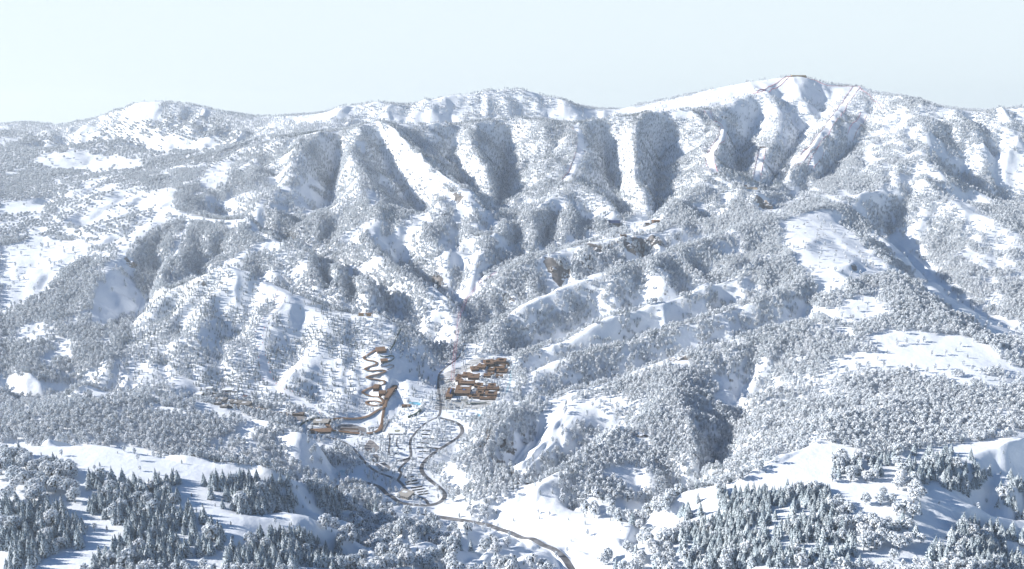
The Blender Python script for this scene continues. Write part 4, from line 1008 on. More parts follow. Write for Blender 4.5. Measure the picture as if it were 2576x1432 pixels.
def yard_material():
    m = bpy.data.materials.new("terraced_yard"); m.use_nodes = True; t = m.node_tree; b = t.nodes["Principled BSDF"]; b.inputs["Roughness"].default_value = .9
    tc = t.nodes.new("ShaderNodeTexCoord"); mp = t.nodes.new("ShaderNodeMapping"); mp.inputs["Scale"].default_value = (0.018, 0.16, 0.0)
    n = t.nodes.new("ShaderNodeTexNoise"); n.inputs["Scale"].default_value = 1.0; n.inputs["Detail"].default_value = 5; n.inputs["Roughness"].default_value = .7
    r = t.nodes.new("ShaderNodeValToRGB"); e = r.color_ramp.elements
    e[0].position = .30; e[0].color = (.05, .06, .05, 1); e[1].position = .66; e[1].color = (.84, .86, .88, 1)
    for p_, c in ((.40, (.16, .17, .145, 1)), (.46, (.34, .33, .31, 1)), (.51, (.70, .71, .72, 1)), (.55, (.26, .25, .24, 1)), (.59, (.72, .73, .75, 1))): q = e.new(p_); q.color = c
    t.links.new(tc.outputs["Object"], mp.inputs[0]); t.links.new(mp.outputs[0], n.inputs["Vector"]); t.links.new(n.outputs[0], r.inputs[0]); t.links.new(r.outputs[0], b.inputs["Base Color"])
    return m
draped('terraced_yard', YARDW, yard_material(), .3, 3.0)

# ---------------------------------------------------------------- buildings
_win = {}
def window_mesh(w_, h_, k='glass'):
    key = (round(w_, 1), round(h_, 1), k)
    if key not in _win:
        m = MB(); m.box(-w_/2, w_/2, -.12, .12, 0, h_); _win[key] = m.mesh("window", [PAL[k]])
    return _win[key]
def snow_patch(m, x0, x1, y0, y1, z, k):
    """a drift left on a flat roof"""
    r_ = random.Random(k); n = 9; cx, cy = (x0+x1)/2, (y0+y1)/2
    m.prism([(cx+(x1-x0)/2*math.cos(a*6.283/n)*r_.uniform(.55, 1), cy+(y1-y0)/2*math.sin(a*6.283/n)*r_.uniform(.5, 1)) for a in range(n)], z, z+.25, 0)
for bi, (kind, nm, label, P_, grp, k) in enumerate(BLD):
    w, d, h = P_['w'], P_['d'], P_['h']; c = P_['c']; cat = nm.replace('_', ' ')
    root = thing(nm, label, {'village_building': 'building', 'village_house': 'house', 'old_house': 'house'}.get(nm, cat), c, P_['yaw'], grp)
    if kind == 'brown': wallm, roofm = PAL['umber'], PAL['darkroof' if k.get('dark') else 'brown']
    else: wallm, roofm = PAL[k['wall']], PAL[k['roof']]
    court = k.get('court') and w > 10 and d > 8
    fx, fy = w*.27, d*.27
    m = MB()
    if court:
        m.box(-w/2, w/2, -d/2, -fy, -14, h); m.box(-w/2, w/2, fy, d/2, -14, h); m.box(-w/2, -fx, -fy, fy, -14, h); m.box(fx, w/2, -fy, fy, -14, h)
        m.box(-fx, fx, -fy, fy, -14, h-5.0)
    else: m.box(-w/2, w/2, -d/2, d/2, -14, h)
    m.build('wall', wallm, root)
    m = MB(); ov = .9
    if k.get('gable'): m.gable(w, d, h+.02, min(d, w)*.34, .8)
    elif court:
        zf = lambda p: h+.55+.06*d*(p[1]/d+.5)
        X, Y = w/2+ov, d/2+ov
        for q in ([(-X,-Y),(X,-Y),(X,-fy+.3),(-X,-fy+.3)], [(-X,fy-.3),(X,fy-.3),(X,Y),(-X,Y)], [(-X,-fy+.31),(-fx+.3,-fy+.31),(-fx+.3,fy-.31),(-X,fy-.31)], [(fx-.3,-fy+.31),(X,-fy+.31),(X,fy-.31),(fx-.3,fy-.31)]): m.prism(q, h+.02, 0, 0, zf)
    else:
        tilt = .10 if kind == 'brown' else .05
        q = [(-w/2-ov,-d/2-ov),(w/2+ov,-d/2-ov),(w/2+ov,d/2+ov),(-w/2-ov,d/2+ov)]
        m.prism(q, h+.02, 0, 0, lambda p: h+.7+tilt*d*(p[1]/d+.5))
        if kind == 'brown' and w > 22: m.box(-w*.32, -w*.05, -d*.1, d*.3, h+.5+tilt*d*.5, h+2.6+tilt*d*.5)
    roof = m.build('roof', roofm, root)
    if k.get('roof') in ('slate', 'pale', 'dust') and not k.get('gable') and w > 12:
        m = MB(); snow_patch(m, -w*.45, w*.1, -d*.1, d*.42, h+.75+.05*d*.6, bi); m.build('snow_patch', PAL['snowroof'], roof)
    if kind == 'brown' and bi % 2 == 0 and w > 14:
        m = MB(); snow_patch(m, -w*.3, w*.46, d*.22, d*.5, h+.8+.10*d*.95, bi); m.build('snow_patch', PAL['snowroof'], roof)
    if k.get('disc'):
        m = MB(); m.prism([(w*k['disc'][0]+5.2*math.cos(a*.3142), d*k['disc'][1]+4.6*math.sin(a*.3142)) for a in range(20)], h, h+5.6); m.build('skylight', PAL['bluegl'], roof)
    if k.get('slot'):
        m = MB(); m.box(w*.05, w*.22, -d*.22, d*.32, h, h+1.6+.12*d); m.build('skylight', PAL['bluegl'], roof)
    if k.get('blue'):
        m = MB(); m.box(-fx*.8, fx*.6, -fy*.8, fy*.8, h-5, h-4.4); m.build('court_glass', PAL['bluegl'], root)
    if k.get('glass'):
        m = MB(); m.box(-w*.2, w*.48, -d/2-.5, -d/2+.1, h*.15, h*.8); m.build('glass_front', PAL['glass'], root)
    nw = k.get('nwin', 0 if k.get('glass') else max(2, min(7, int(w/7))))
    ww, wh = w/nw*.55 if nw else 1, min(3.0, h*.38)
    for i in range(nw): inst('window', window_mesh(ww, wh), root, (-w/2+(i+.5)*w/nw, -d/2-.05, h*.42))
    if w > 9:
        m = MB(); m.box(-1.3, 1.3, -d/2-.16, -d/2+.1, 0, 2.6); m.build('door', PAL['darkroof'], root)
    if nm in ('summit_lodge', 'ridge_lodge'):
        m = MB(); m.box(-w/2-3, w/2+3, -d/2-9, -d/2-.2, -14, .3); m.build('terrace', PAL['timber'], root)

# ---------------------------------------------------------------- the bobsleigh track
def track():
    k0 = len(TRK); z = TRKZ
    i0 = 0
    root = thing('bobsleigh_track', 'long winding bobsleigh track under a brown roof, looping down to the valley', 'bobsleigh track', (TRK[0][0], TRK[0][1], z[0]))
    L = Vector(root.location)
    def strip(nm, offs, m):
        me = ribbon_mesh(nm, TRK-np.array(L[:2]), lambda i, q: z[i]-L.z, offs, m, wd)
        o = bpy.data.objects.new(nm, me); COL.objects.link(o); o.parent = root; return o
    wd = np.where((np.arange(k0) > k0*.60) & (np.arange(k0) < k0*.86), 1.45, 1.0); wd = run_smooth(wd, 20)
    strip('roof', [(-5.2, 5.0), (-5.2, 5.6), (0, 6.5), (5.2, 5.6), (5.2, 5.0), (0, 5.8), (-5.2, 5.0)], PAL['brown'])
    strip('outer_wall', [(4.0, -4.0), (4.0, 5.2), (3.7, 5.2), (3.7, -4.0)], PAL['concrete'])
    strip('ice_channel', [(2.6, 1.9), (1.4, .9), (-1.2, .8), (-1.5, 1.4), (-1.8, 1.4), (-1.8, -4.0)], PAL['ice'])
    pm = MB(); pm.box(-.25, .25, -.25, .25, -5, 5.2); pme = pm.mesh('support_post', [PAL['steel']])
    n = normals2(TRK)
    for i in range(4, k0, max(1, k0//84)): inst('support_post', pme, root, (TRK[i, 0]-n[i, 0]*4.2-L.x, TRK[i, 1]-n[i, 1]*4.2-L.y, z[i]-L.z))
track()
def wall_strip(nm, label, cat, pts, hgt, m, thick=.8, dip=3, conv=None):
    c = smooth_path([spot(*q) for q in pts], 3.0)
    me = ribbon_mesh(nm, c, lambda i, q: float(ground(c[i, 0], c[i, 1])), [(-thick/2, -dip), (-thick/2, hgt), (thick/2, hgt), (thick/2, -dip)], m)
    o = bpy.data.objects.new(nm, me); COL.objects.link(o); return tag(o, label, cat)
wall_strip('retaining_wall', 'dark green curved retaining wall left of the finish loop', 'wall', [Zf(*q) for q in ((55,285),(90,245),(150,215),(220,192),(300,184))], 8, PAL['green'])
wall_strip('retaining_wall', 'dark green retaining wall under the top bends of the lower training track', 'wall', [Zt(*q) for q in ((262,140),(290,168),(350,160),(410,150),(438,172),(400,205),(350,225),(300,240))], 5, PAL['green'])
wall_strip('retaining_wall', 'grey curved retaining wall below the green one, beside the third bend', 'wall', [Zt(*q) for q in ((300,245),(262,270),(300,284),(360,262),(420,258),(432,275),(390,300),(350,315))], 5, PAL['concrete'])
wall_strip('retaining_wall', 'long dark snow-topped wall curving along the hillside above the grey village', 'wall', [Zl(*q) for q in ((28,125),(100,150),(180,128),(290,140),(400,120),(500,100))], 5, PAL['timber'])
wall_strip('embankment_wall', 'dark blue-shaded wall below the turquoise pond', 'wall', [(1026,1052),(1045,1046),(1058,1036),(1062,1026)], 7, PAL['green'], 6)
wall_strip('hedge_wall', 'dark green hedge along the front of the village terraces', 'hedge', [Zv(*q) for q in ((470,725),(560,735),(660,730),(770,725))], 4, PAL['green'], 5)
wall_strip('start_ramp', 'straight dark green start ramp climbing from the track to the ridge', 'ramp', [(1008,830),(995,856),(981,881)], 3.5, PAL['green'], 5)
wall_strip('covered_walkway', 'pale grey covered walkway slanting down beside the helipad', 'walkway', [Zf(*q) for q in ((1150,195),(1110,260),(1070,340))], 4, PAL['concrete'], 6)

# helipad, canopy, screen, stand
def helipad():
    P_ = HELI; w, d = P_['w'], P_['d']; root = thing('helipad', 'raised white platform with a green circle and a white letter H', 'helipad', P_['c'])
    m = MB(); q = [(-w/2+5,-d/2),(w/2-6,-d/2-2),(w/2,d*.1),(w/2-4,d/2),(-w/2,d/2-2),(-w/2-2,0)]
    m.prism(q, -12, 5.6); m.build('platform', PAL['concrete'], root)
    m = MB(); m.prism([(x*.97, y*.97) for x, y in q], 5.61, 6.1); m.build('snow_cover', PAL['snowroof'], root)
    ring = [(9.6*math.cos(a*.2094), 9.6*math.sin(a*.2094)) for a in range(30)]
    m = MB(); m.prism(ring, 6.12, 6.22); disc = m.build('landing_circle', PAL['olive'], root)
    m = MB(); m.box(-3.4, -2.0, -4.2, 4.2, 6.23, 6.3); m.box(2.0, 3.4, -4.2, 4.2, 6.23, 6.3); m.box(-1.99, 1.99, -.8, .8, 6.23, 6.3); m.build('letter', PAL['white'], disc)
helipad()
def canopy():
    p = spot(*Zf(935, 275)); root = thing('canopy', 'white curved canopy roof standing inside the finish loop', 'canopy', p)
    V, F = [], []
    n, r_ = 28, 7
    for j in range(r_+1):
        t = j/r_
        for i in range(n):
            a = 2*math.pi*i/n; rx, ry = 29*(1+.15*math.cos(2*a+1)), 19*(1+.18*math.cos(3*a))
            V.append((rx*t*math.cos(a), ry*t*math.sin(a), 9.5-5.5*t**2.2))
    for j in range(r_):
        for i in range(n): F.append((j*n+i, (j+1)*n+i, (j+1)*n+(i+1) % n, j*n+(i+1) % n))
    me = bpy.data.meshes.new('roof'); me.from_pydata(V, [], F); me.materials.append(PAL['snowroof']); me.shade_smooth()
    inst('roof', me, root, (0, 0, 0)); pm = MB(); pm.bar((0,0,-4),(0,0,7),.5); me2 = pm.mesh('support_post', [PAL['steel']])
    for x, y in ((-16,-6),(14,-8),(0,8),(-10,8),(14,6)): inst('support_post', me2, root, (x, y, 0))
    m = MB(); m.prism([(10*math.cos(a*.35)+3, 6*math.sin(a*.35)-20) for a in range(18)], -2, 2.2); m.build('planter', PAL['concrete'], root)
canopy()
def score_screen():
    p = spot(*Zf(845, 384)); root = thing('score_screen', 'white rectangular screen on posts at the front of the finish loop', 'screen', p)
    m = MB(); m.box(-7, 7, -.3, .3, 4, 12); m.build('panel', PAL['white'], root)
    m = MB(); m.bar((0,0,-3),(0,0,4),.35); me = m.mesh('post', [PAL['steel']])
    for x in (-5, 5): inst('post', me, root, (x, 0, 0))
score_screen()
def grandstand(nm, label, p, w, rows, yaw, wm, roofm=None):
    root = thing(nm, label, 'grandstand', p, yaw)
    for i in range(rows):
        m = MB(); m.box(-w/2, w/2, i*2.2, (i+1)*2.2-.05, -10, 1+i*1.3); m.build('tier', wm if i % 2 else PAL['white'], root)
    m = MB(); m.box(-w/2, w/2, rows*2.2, rows*2.2+1, -10, 3+rows*1.3); m.build('back_wall', PAL['timber'], root)
    return root
grandstand('grandstand', 'long stepped grandstand with pale and brown rows in the finish loop front', spot(*Zf(650, 352)), 64, 6, math.radians(-3), PAL['brown'])
g = grandstand('grandstand', 'big curved timber grandstand below the straight ski run high on the mountain', spot(*Zs(900, 545)), 108, 9, math.radians(-10), PAL['gold'])
m = MB(); m.box(-52, -8, 22, 23, -12, 26); m.build('slatted_wall', PAL['timber'], g)
p = spot(*Zs(888, 455)); root = thing('score_screen', 'white score screen with three dark marks at the foot of the straight ski run', 'screen', p)
m = MB(); m.box(-9, 9, -.5, .5, 4, 20); m.build('panel', PAL['white'], root)
m = MB(); m.prism([(2.0*math.cos(a*.785), -.62+0*a) for a in range(2)]+[(2, -.55), (-2, -.55)], 9, 14); mk = m.mesh('mark', [PAL['blue']])
for x in (-5.2, 0, 5.2): inst('mark', mk, root, (x, 0, 0))
m = MB(); m.bar((0,0,-5),(0,0,4),.5); me = m.mesh('post', [PAL['steel']])
for x in (-6, 6): inst('post', me, root, (x, 0, 0))
def arch_lodge():
    p = spot(*Zs(245, 200)); root = thing('arched_lodge', 'golden glass-fronted lodge under an arched snow roof at the foot of a ski run', 'lodge', p)
    V, F = [], []
    for i in range(17):
        x = -30+60*i/16; zz = 3+11*math.cos((i-8)/8*1.45)
        V += [(x, -3, zz), (x, 26, zz-2)]
    for i in range(16): F.append((2*i, 2*i+2, 2*i+3, 2*i+1))
    b = len(V); V += [(v[0], v[1], v[2]-1.2) for v in V[:34]]
    for i in range(16): F += [(b+2*i, b+2*i+1, b+2*i+3, b+2*i+2), (2*i, b+2*i, b+2*i+2, 2*i+2)]
    me = bpy.data.meshes.new('roof'); me.from_pydata(V, [], F); me.materials.append(PAL['snowroof']); inst('roof', me, root, (0, 0, 0))
    m = MB(); m.box(-24, 24, 0, 20, -12, 4.2); m.build('wall', PAL['gold'], root)
    wm = window_mesh(6, 3)
    for i in range(6): inst('window', wm, root, (-20+i*8, -.2, .8))
    m = MB(); m.box(-33, 33, -8, -.2, -14, -.3); m.build('terrace', PAL['timber'], root)
arch_lodge()
def terraces():
    p = spot(*Zm(960, 385)); root = thing('terrace_steps', 'stack of brown terraces and stairs below the ribbed hall of the upper gorge station', 'terrace', p, math.radians(12))
    r_ = random.Random(4)
    for i in range(5):
        m = MB(); x = r_.uniform(-8, 8); m.box(-42+x+i*5, 38+x-i*2, i*6, i*6+5.5, -14, -2+i*3.4); m.build('terrace', PAL['timber' if i % 2 else 'pale'], root)
terraces()

# cable car
CAB = [(1138,976),(1141,934),(1146,887),(1149.6,857),(1156.6,803),(1174,764),(1211,717),(1248,697)]
def cableway():
    tops = []
    pm = MB(); pm.bar((0,0,-4),(0,0,26),.9, 6); pme = pm.mesh('mast', [PAL['steel']]); am = MB(); am.box(-5.5, 5.5, -.5, .5, 24.5, 26); ame = am.mesh('crossarm', [PAL['steel']])
    words = ['beside the white cable car station, lowest of the line', 'by the road at the village edge', 'on the wooded slope just above the village', 'in the trees at the gorge mouth', 'on the snow strip beside the gorge stream', 'where the gorge bends right', 'on the bare rib above the bend', 'at the upper end of the red cables']
    for q, wd in zip(CAB, words):
        p = spot(*q); t = thing('cable_car_pylon', 'grey T-shaped cable car pylon '+wd, 'pylon', p, 0, 'pylons of the cable car'); inst('mast', pme, t, (0,0,0)); inst('crossarm', ame, t, (0,0,0)); tops.append(p+Vector((0,0,26)))
    root = thing('cable_car_line', 'pair of pink-red cables running from the village up the gorge', 'cable', tops[0])
    for sx in (-4.6, 4.6):
        m = MB()
        for a, b in zip(tops[:-1], tops[1:]):
            pr = None
            for i in range(9):
                t = i/8; q = a.lerp(b, t)-tops[0]+Vector((sx, 0, -4*6*t*(1-t)+.3))
                if pr is not None: m.bar(pr, q, .62, 4)
                pr = q
        m.build('cable', PAL['cable'], root)
cableway()

# nets, flags
def net(label, pts, hgt=4.0, npost=10, sheet=None):
    c = smooth_path([spot(*q) for q in pts], 8.0)
    root = thing('safety_net', label, 'safety net', (c[0, 0], c[0, 1], float(ground(*c[0]))), 0, 'red safety nets along the ski runs'); L = root.location.copy()
    me = ribbon_mesh('netting', c-np.array(L[:2]), lambda i, q: float(ground(c[i, 0], c[i, 1]))-L.z, [(-.15, .3), (-.15, hgt), (.15, hgt), (.15, .3)], PAL['red']); inst('netting', me, root, (0,0,0))
    pm = MB(); pm.box(-.35, .35, -.35, .35, -2, hgt+1.6); pme = pm.mesh('post', [PAL['red']])
    for i in np.linspace(0, len(c)-1, npost).astype(int): inst('post', pme, root, (c[i, 0]-L.x, c[i, 1]-L.y, float(ground(*c[i]))-L.z))
net('lower red net line climbing the left snow ridge to the summit lodge', [(1894,236),(1921,232),(1950,222),(1968,212),(1983,197),(1994,192)], 5, 14)
net('upper red net line climbing the left snow ridge to the summit lodge', [(1904,233),(1925,226),(1950,212),(1966,200),(1980,193),(1992,190)], 5, 14)
net('red post line along the crest right of the summit lodge', [(2030,191),(2049,199),(2070,213),(2088,218),(2120,218),(2152,217)], 3.5, 22)
net('red net running down the right shoulder beyond the summit saddle', [(2160,218),(2175,232),(2192,246),(2210,262),(2222,276)], 4, 12)
def edge(i, side, label, n=14, hgt=3.6):
    h_, c_, p_ = RUNW[i]; nn = normals2(c_); c = c_+nn*side*(h_+1.5)
    root = thing('safety_net', label, 'safety net', (c[0, 0], c[0, 1], float(ground(*c[0]))), 0, 'red safety nets along the ski runs'); L = root.location.copy()
    me = ribbon_mesh('netting', c-np.array(L[:2]), lambda k, q: float(ground(c[k, 0], c[k, 1]))-L.z, [(-.15, .3), (-.15, hgt), (.15, hgt), (.15, .3)], PAL['red']); inst('netting', me, root, (0,0,0))
    pm = MB(); pm.box(-.4, .4, -.4, .4, -2, hgt+1.6); pme = pm.mesh('post', [PAL['red']])
    for k in np.linspace(0, len(c)-1, n).astype(int): inst('post', pme, root, (c[k, 0]-L.x, c[k, 1]-L.y, float(ground(*c[k]))-L.z))
for i, wd in ((3, 'the winding run to the arched lodge'), (4, 'the short straight run above the grandstand'), (5, 'the long diagonal run below the right summit shoulder'), (6, 'the short upper run on the far right'), (7, 'the lower branch beside the long diagonal run')):
    for s_, sd_ in ((1, 'one side'), (-1, 'other side')): edge(i, s_, 'red net on the '+('right' if s_ > 0 else 'left')+' edge of '+wd)
edge(2, -1, 'faint red safety net on the left edge of the white run on the middle spur')
FL = [(2063,268),(2055,320),(2122,322),(2045,355),(2096,360),(2080,390),(1990,435),(2018,458),(1958,480),(2000,492),(1926,530),(1968,548),(1905,575),(1955,605),(1898,618),(1955,660),(1920,690),(1975,755),(1926,770),(1932,830),(1998,810),(2012,880),(1958,930),(2035,930),(2055,965),(2085,975),(2120,1005),(2100,1035),(2175,1020),(2228,1040),(2290,1085),(2258,1130),(2345,1130),(2305,1180),(2380,1180)]
pm = MB(); pm.bar((0,0,-1),(0,0,6.5),.18, 5); fpole = pm.mesh('pole', [PAL['steel']])
pm = MB(); pm.prism([(.1,-.06),(2.6,-.06),(2.6,.06),(.1,.06)], 1.6, 6.3); fcl = pm.mesh('cloth', [PAL['redcloth']])
for i, q in enumerate(FL):
    t = thing('course_flag', 'red flag panel along the '+('steep upper part of the' if i < 13 else 'middle bend of the' if i < 22 else 'flat lower end of the')+' left ski run', 'flag', spot(*Z4(*q)), rnd.uniform(-.5, .5), 'red course flags on the left ski run, '+('upper' if i < 13 else 'middle' if i < 22 else 'lower'))
    inst('pole', fpole, t, (0,0,0)); inst('cloth', fcl, t, (0,0,0))

# parked vehicles
def car_mesh(name, L_, W_, H_, paint, roofm):
    m = MB(); z = .35
    pr = [(-L_/2, z), (L_/2, z), (L_/2, z+H_*.42), (L_*.32, z+H_*.5), (L_*.18, z+H_*.86), (-L_*.3, z+H_*.86), (-L_*.44, z+H_*.5), (-L_/2, z+H_*.45)]
    for s_ in (-1, 1):
        b = len(m.V)
    b = len(m.V); n = len(pr)
    m.V += [(x, -W_/2, zz) for x, zz in pr]+[(x, W_/2, zz) for x, zz in pr]
    m.F += [tuple(range(b, b+n)), tuple(range(b+2*n-1, b+n-1, -1))]; m.M += [0, 0]
    for i in range(n): m.F.append((b+i, b+n+i, b+n+(i+1) % n, b+(i+1) % n)); m.M.append(2 if i in (3, 5) else 1 if i == 4 else 0)
    for x in (-L_*.31, L_*.31):
        for y in (-W_/2-.02, W_/2-.2): m.prism([(x+.36*math.cos(a*.785), y) for a in range(1)]+[(x-.34, y), (x+.34, y), (x+.34, y+.22), (x-.34, y+.22)][0:4], .0, .66, 3)
    return m.mesh(name, [paint, roofm, PAL['glass'], PAL['black']])
PAINT = [mat("paint_dark", (.035, .038, .042), .35, None, 0, .5), mat("paint_beige", (.26, .23, .17), .4, None, 0, .5), mat("paint_white", (.6, .6, .6), .35, None, 0, .5)]
cars = [car_mesh('parked_car', 4.6, 1.85, 1.5, p_, PAL['snowroof']) for p_ in PAINT]
def row(sheet, x0, y0, x1, y1, n, label, group, mi, yaw, mesh=None, nm='parked_car', cat='car'):
    a, b = spot(*sheet(x0, y0)), spot(*sheet(x1, y1))
    for i in range(n):
        t = i/max(1, n-1); x, y = a.x+(b.x-a.x)*t+rnd.uniform(-.2, .2), a.y+(b.y-a.y)*t
        o = bpy.data.objects.new(nm, mesh or cars[mi]); COL.objects.link(o); o.location = (x, y, float(ground(x, y))+.5); o.rotation_euler = (0, 0, math.radians(yaw)); tag(o, label, cat, group)
        if mesh is None: o.scale = (1.25, 1.25, 1.25)
for k_, (x0, y0, x1, n_) in enumerate(((95,215,215,11),(85,272,205,11),(100,330,262,15),(60,386,185,12),(30,455,190,15),(210,462,318,10),(60,512,215,14),(45,590,105,6))):
    wd = ['topmost', 'second', 'third', 'fourth', 'fifth left', 'fifth right', 'sixth', 'lowest short'][k_]
    row(Zq, x0, y0, x1, y0+6, n_, 'dark car with snowy roof in the %s row of the terraced hillside car park' % wd, 'cars in the %s row of the hillside car park' % wd, 0, 88)
for k_, (x0, y0, x1, y1, n_) in enumerate(((498,440,596,428,9),(505,500,640,474,11),(520,526,660,506,11),(575,570,700,550,11),(590,598,725,578,11),(650,622,762,604,9),(668,650,772,636,9))):
    wd = ['first', 'second', 'third', 'fourth', 'fifth', 'sixth', 'lowest'][k_]
    row(Zp, x0, y0, x1, y1, n_, 'beige snow-topped car in the %s row of the lower valley car park' % wd, 'cars in the %s row of the lower valley car park' % wd, 1, 70)
for k_, (x0, y0, x1, y1, n_) in enumerate(((95,372,250,386,14),(125,492,215,496,9))):
    row(Zv, x0, y0, x1, y1, n_, 'dark car parked in the %s row left of the village halls' % ['upper', 'lower'][k_], 'cars in the %s row left of the village' % ['upper', 'lower'][k_], 0, 88)
row(Zv, 480, 738, 750, 744, 20, 'dark car parked along the green hedge in front of the village', 'cars along the hedge', 0, 88)
cm = MB(); cm.box(-6, 6, -1.25, 1.25, .5, 2.9, 0); cm.box(-5.9, 5.9, -1.28, 1.28, 1.55, 2.5, 2); cm.box(-5.95, 5.95, -1.2, 1.2, 2.91, 3.2, 1)
for x in (-3.8, 3.6): cm.box(x-.5, x+.5, -1.3, 1.3, 0, .95, 3)
coach = cm.mesh('parked_coach', [PAINT[0], PAL['snowroof'], PAL['glass'], PAL['black']])
row(Zp, 82, 184, 130, 234, 6, 'dark coach with snowy roof parked on the upper small coach park', 'coaches on the upper small park', 0, -18, coach, 'parked_coach', 'coach')
row(Zp, 170, 282, 285, 352, 9, 'dark coach with snowy roof parked on the lower small coach park', 'coaches on the lower small park', 0, -18, coach, 'parked_coach', 'coach')
row(Zp, 395, 240, 530, 210, 8, 'dark coach parked in the curved bay below the round snowy island', 'coaches in the curved bay', 0, 60, coach, 'parked_coach', 'coach')

# people on the finish plaza
def person_mesh(seed, coat):
    r_ = random.Random(seed); me = bpy.data.meshes.new('person'); s = r_.uniform(-.12, .12)
    V = [(0,0,.95),(0,.02,1.2),(0,.02,1.42),(0,.02,1.55),(0,0,1.68),(.1,0,.9),(.12,s,.5),(.12,-.02+s,.08),(-.1,0,.9),(-.12,-s,.5),(-.12,-.02-s,.08),(.19,0,1.4),(.25,.03,1.13),(.24,-.08,.9),(-.19,0,1.4),(-.25,.03,1.13),(-.24,-.08,.9)]
    E = [(0,1),(1,2),(2,3),(3,4),(0,5),(5,6),(6,7),(0,8),(8,9),(9,10),(2,11),(11,12),(12,13),(2,14),(14,15),(15,16)]
    RD = [.15,.16,.15,.06,.1,.1,.08,.06,.1,.08,.06,.075,.06,.05,.075,.06,.05]
    me.from_pydata(V, E, []); o = bpy.data.objects.new('person', me); COL.objects.link(o)
    md = o.modifiers.new('skin', 'SKIN')
    for i, rr in enumerate(RD): me.skin_vertices[0].data[i].radius = (rr, rr*.8); me.skin_vertices[0].data[i].use_root = (i == 0)
    o.modifiers.new('sub', 'SUBSURF').levels = 1
    dg = bpy.context.evaluated_depsgraph_get(); ev = bpy.data.meshes.new_from_object(o.evaluated_get(dg)); bpy.data.objects.remove(o)
    ev.materials.clear(); ev.materials.append(coat); ev.materials.append(PAL['black']); ev.materials.append(PAL['skin'])
    for f in ev.polygons: z = f.center.z; f.material_index = 2 if z > 1.5 else 1 if z < .86 else 0
    return ev
pms = [person_mesh(1, PAL['redcloth']), person_mesh(2, PAL['black']), person_mesh(5, PAL['redcloth'])]
for i in range(22):
    q = Zf(rnd.uniform(585, 690), rnd.uniform(272, 315)) if i < 15 else Zp(rnd.uniform(40, 110), rnd.uniform(20, 75))
    p = spot(*q); red = i % 3 != 1
    o = bpy.data.objects.new('person', pms[i % 3]); COL.objects.link(o); o.location = p+Vector((0,0,.5)); o.rotation_euler = (0, 0, rnd.uniform(0, 6.28)); o.scale = (1.1,)*3
    tag(o, 'person in a '+('red' if red else 'black')+' jacket standing on the '+('finish plaza inside the loop' if i < 15 else 'grey square below the loop'), 'person', ('people on the finish plaza' if i < 15 else 'people on the grey square')+(' in red' if red else ' in black'))

# rock outcrops
def outcrop(label, px_, py_, w_, h_, d_, seed, rz=0):
    r_ = random.Random(seed); bm = bmesh.new(); bmesh.ops.create_icosphere(bm, subdivisions=4, radius=1)
    off = Vector((seed*3.1, seed*1.7, 0))
    from mathutils import noise as mn
    for v in bm.verts:
        n = mn.noise(v.co*1.3+off)*.35+mn.noise(v.co*3.1+off)*.18+mn.noise(v.co*7+off)*.08
        c = mn.voronoi(v.co*2.2+off)[0][0]*.30
        v.co = v.co*(1+n-c); v.co.x *= w_/2; v.co.y *= d_/2; v.co.z = v.co.z*h_/2
    me = bpy.data.meshes.new('rock_outcrop'); bm.to_mesh(me); bm.free()
    me.materials.append(PAL['rock']); me.materials.append(PAL['snowroof'])
    for f in me.polygons: f.material_index = 1 if f.normal.z > .55+r_.uniform(-.2, .2) else 0
    o = bpy.data.objects.new('rock_outcrop', me); COL.objects.link(o); o.location = spot(px_, py_)+Vector((0, d_*.28, -h_*.12)); o.rotation_euler = (0, 0, rz); tag(o, label, 'rock')
for o_ in OUTCROPS: outcrop(*o_, rz=-.5 if o_[6] == 12 else 0)
# ---------------------------------------------------------------- single trees in front, and the woods behind
T = TREES
size = np.array([24, 23, 22, 16])[T['k']]*T['s']/T['f']
hm = np.maximum.accumulate((HT-CAM_H)/GY, axis=0)
ia = np.clip(np.rint((T['x']/T['y']-A0)/(A1-A0)*NA).astype(int), 0, NA); ib = np.clip(np.rint((np.log(T['y'])-B0)/(B1-B0)*NB).astype(int), 0, NB)
seen = ((T['z']+10-CAM_H)/T['y'] > hm[ib, ia]) & (T['px'] > 4) & (T['px'] < FW-4) & (T['py'] < FH-2)
single = np.zeros(len(T['x']), bool)
ZONES = [('in the corner grove at the lower left edge', 0, 215, 1100, 1290), ('in the dense stand at the bottom left corner', 0, 215, 1290, 1500), ('in the upper band across the left snowfield', 215, 480, 1100, 1285), ('in the large central stand of the left snowfield', 215, 600, 1285, 1350), ('in the bottom left stand spreading to the frame edge', 215, 620, 1350, 1500),
 ('in the stand under the smooth left crest', 480, 780, 1100, 1300), ('in the bottom grove left of the middle', 600, 860, 1300, 1500), ('in the belt of trees below the road bend', 780, 1180, 1150, 1300), ('in the white grove at the bottom middle', 860, 1240, 1290, 1500), ('in the grove on the left bank of the dark road', 1180, 1460, 1290, 1500), ('on the open snow right of the valley road', 1180, 1500, 1100, 1290),
 ('in the wood behind the bottom right snowfield', 1460, 1720, 1100, 1300), ('in the grove right of the dark road', 1460, 1720, 1300, 1500), ('in the upper rows of the right-hand stand', 1720, 2000, 1100, 1300), ('in the bottom rows of the right-hand stand', 1720, 2030, 1300, 1500), ('in the mixed grove between the two right-hand stands', 2000, 2340, 1230, 1500), ('in the stand on the right snow dome', 2000, 2340, 1000, 1230), ('in the stand at the lower right corner', 2340, 2600, 1290, 1500), ('on the shaded slope at the right edge', 2340, 2600, 1000, 1290)]
LOOK = {0: ('spruce', 'snow-dusted spruce', 'spruce'), 1: ('frosted_tree', 'round rimed tree', 'tree'), 2: ('slender_tree', 'slender frosted tree', 'tree'), 3: ('young_conifer', 'dark young conifer', 'conifer')}
order = np.argsort(-size)
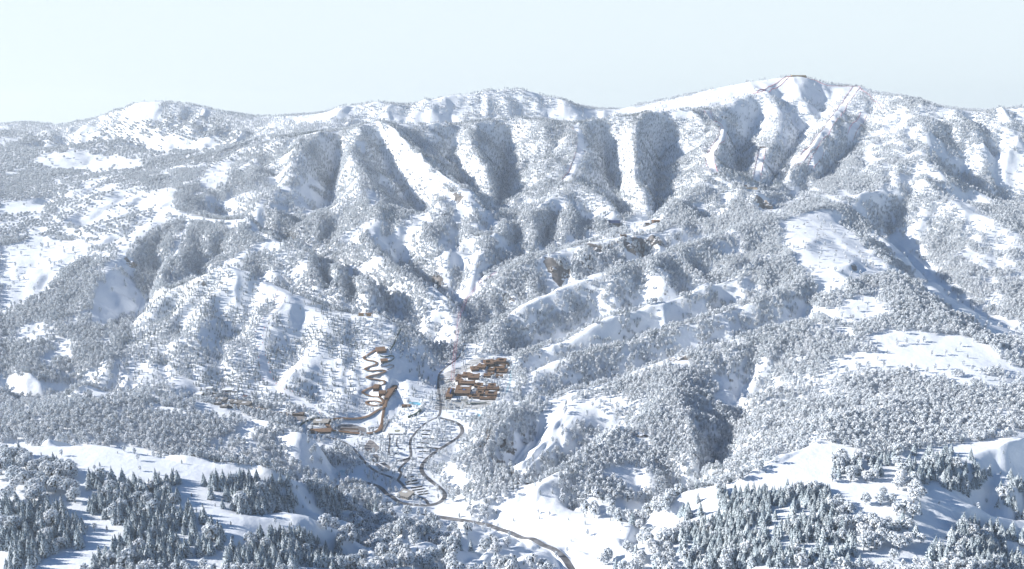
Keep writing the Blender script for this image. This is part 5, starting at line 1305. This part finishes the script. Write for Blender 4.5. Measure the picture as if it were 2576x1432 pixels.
count = {0: 0, 1: 0, 2: 0, 3: 0}; LIM = {0: 300, 1: 300, 2: 300, 3: 300}
for i in order:
    k = int(T['k'][i])
    if not seen[i] or count[k] >= LIM[k]: continue
    count[k] += 1; single[i] = True
    nm, look, cat = LOOK[k]; x, y = T['px'][i], T['py'][i]
    zone = next((z for z, x0, x1, y0, y1 in ZONES if x0 <= x < x1 and y0 <= y < y1), None)
    if zone is None: zone = 'on the wooded ridge behind the left snowfield' if x < 900 else 'on the wooded slope beside the valley' if x < 1720 else 'on the wooded slope above the right snow dome'
    big = T['s'][i] > (1.35, 1.3, 1.0, .7)[k]
    lab = ('tall ' if big else 'smaller ')+look+' '+zone if k != 3 else look+' '+zone
    tr, cr, full = KIND[('spruce', 'round_tree', 'slim_tree', 'sapling')[k]][0][int(T['var'][i])]
    root = thing(nm, lab, cat, (T['x'][i], T['y'][i], T['z'][i]-.3), float(T['rot'][i]), ('tall ' if big else 'small ')+nm.replace('_', ' ')+'s '+zone)
    s_ = float(T['s'][i]); root.scale = (s_, s_, s_)
    inst('trunk', tr, root, (0,0,0)); inst('crown', cr, root, (0,0,0))
rest = ~single
for kn, ki, lab in (('spruce_wood', 0, 'remaining snowy spruces of the woods'), ('frosted_wood', 1, 'round rimed trees spread over the far slopes'), ('slender_frosted_wood', 2, 'white frosted forest covering the mountain slopes'), ('young_conifer_wood', 3, 'small dark conifers scattered through the frosted forest')):
    forest(kn, lab, ((ki, ('spruce', 'round_tree', 'slim_tree', 'sapling')[ki]),), rest & (T['k'] == ki))
# ---------------------------------------------------------------- the cold air
def haze():
    bm = bmesh.new(); bmesh.ops.create_cube(bm, size=1.0)
    zt = float(HT.max())+60; zb = float(HT.min())-60
    bmesh.ops.scale(bm, vec=(26000, 13200, zt-zb), verts=bm.verts)
    bmesh.ops.translate(bm, vec=(0, 5500, (zt+zb)/2), verts=bm.verts)
    me = bpy.data.meshes.new("haze"); bm.to_mesh(me); bm.free()
    m = bpy.data.materials.new("haze_air"); m.use_nodes = True; t = m.node_tree; t.nodes.clear()
    v = t.nodes.new("ShaderNodeVolumePrincipled"); o_ = t.nodes.new("ShaderNodeOutputMaterial")
    v.inputs["Color"].default_value = (0.88, 0.95, 1.0, 1); v.inputs["Density"].default_value = HAZE_D; v.inputs["Anisotropy"].default_value = 0.2
    t.links.new(v.outputs[0], o_.inputs["Volume"]); me.materials.append(m)
    o = bpy.data.objects.new("haze", me); COL.objects.link(o); o['kind'] = 'stuff'
    return o
HAZE_D = 3.6e-5
haze()
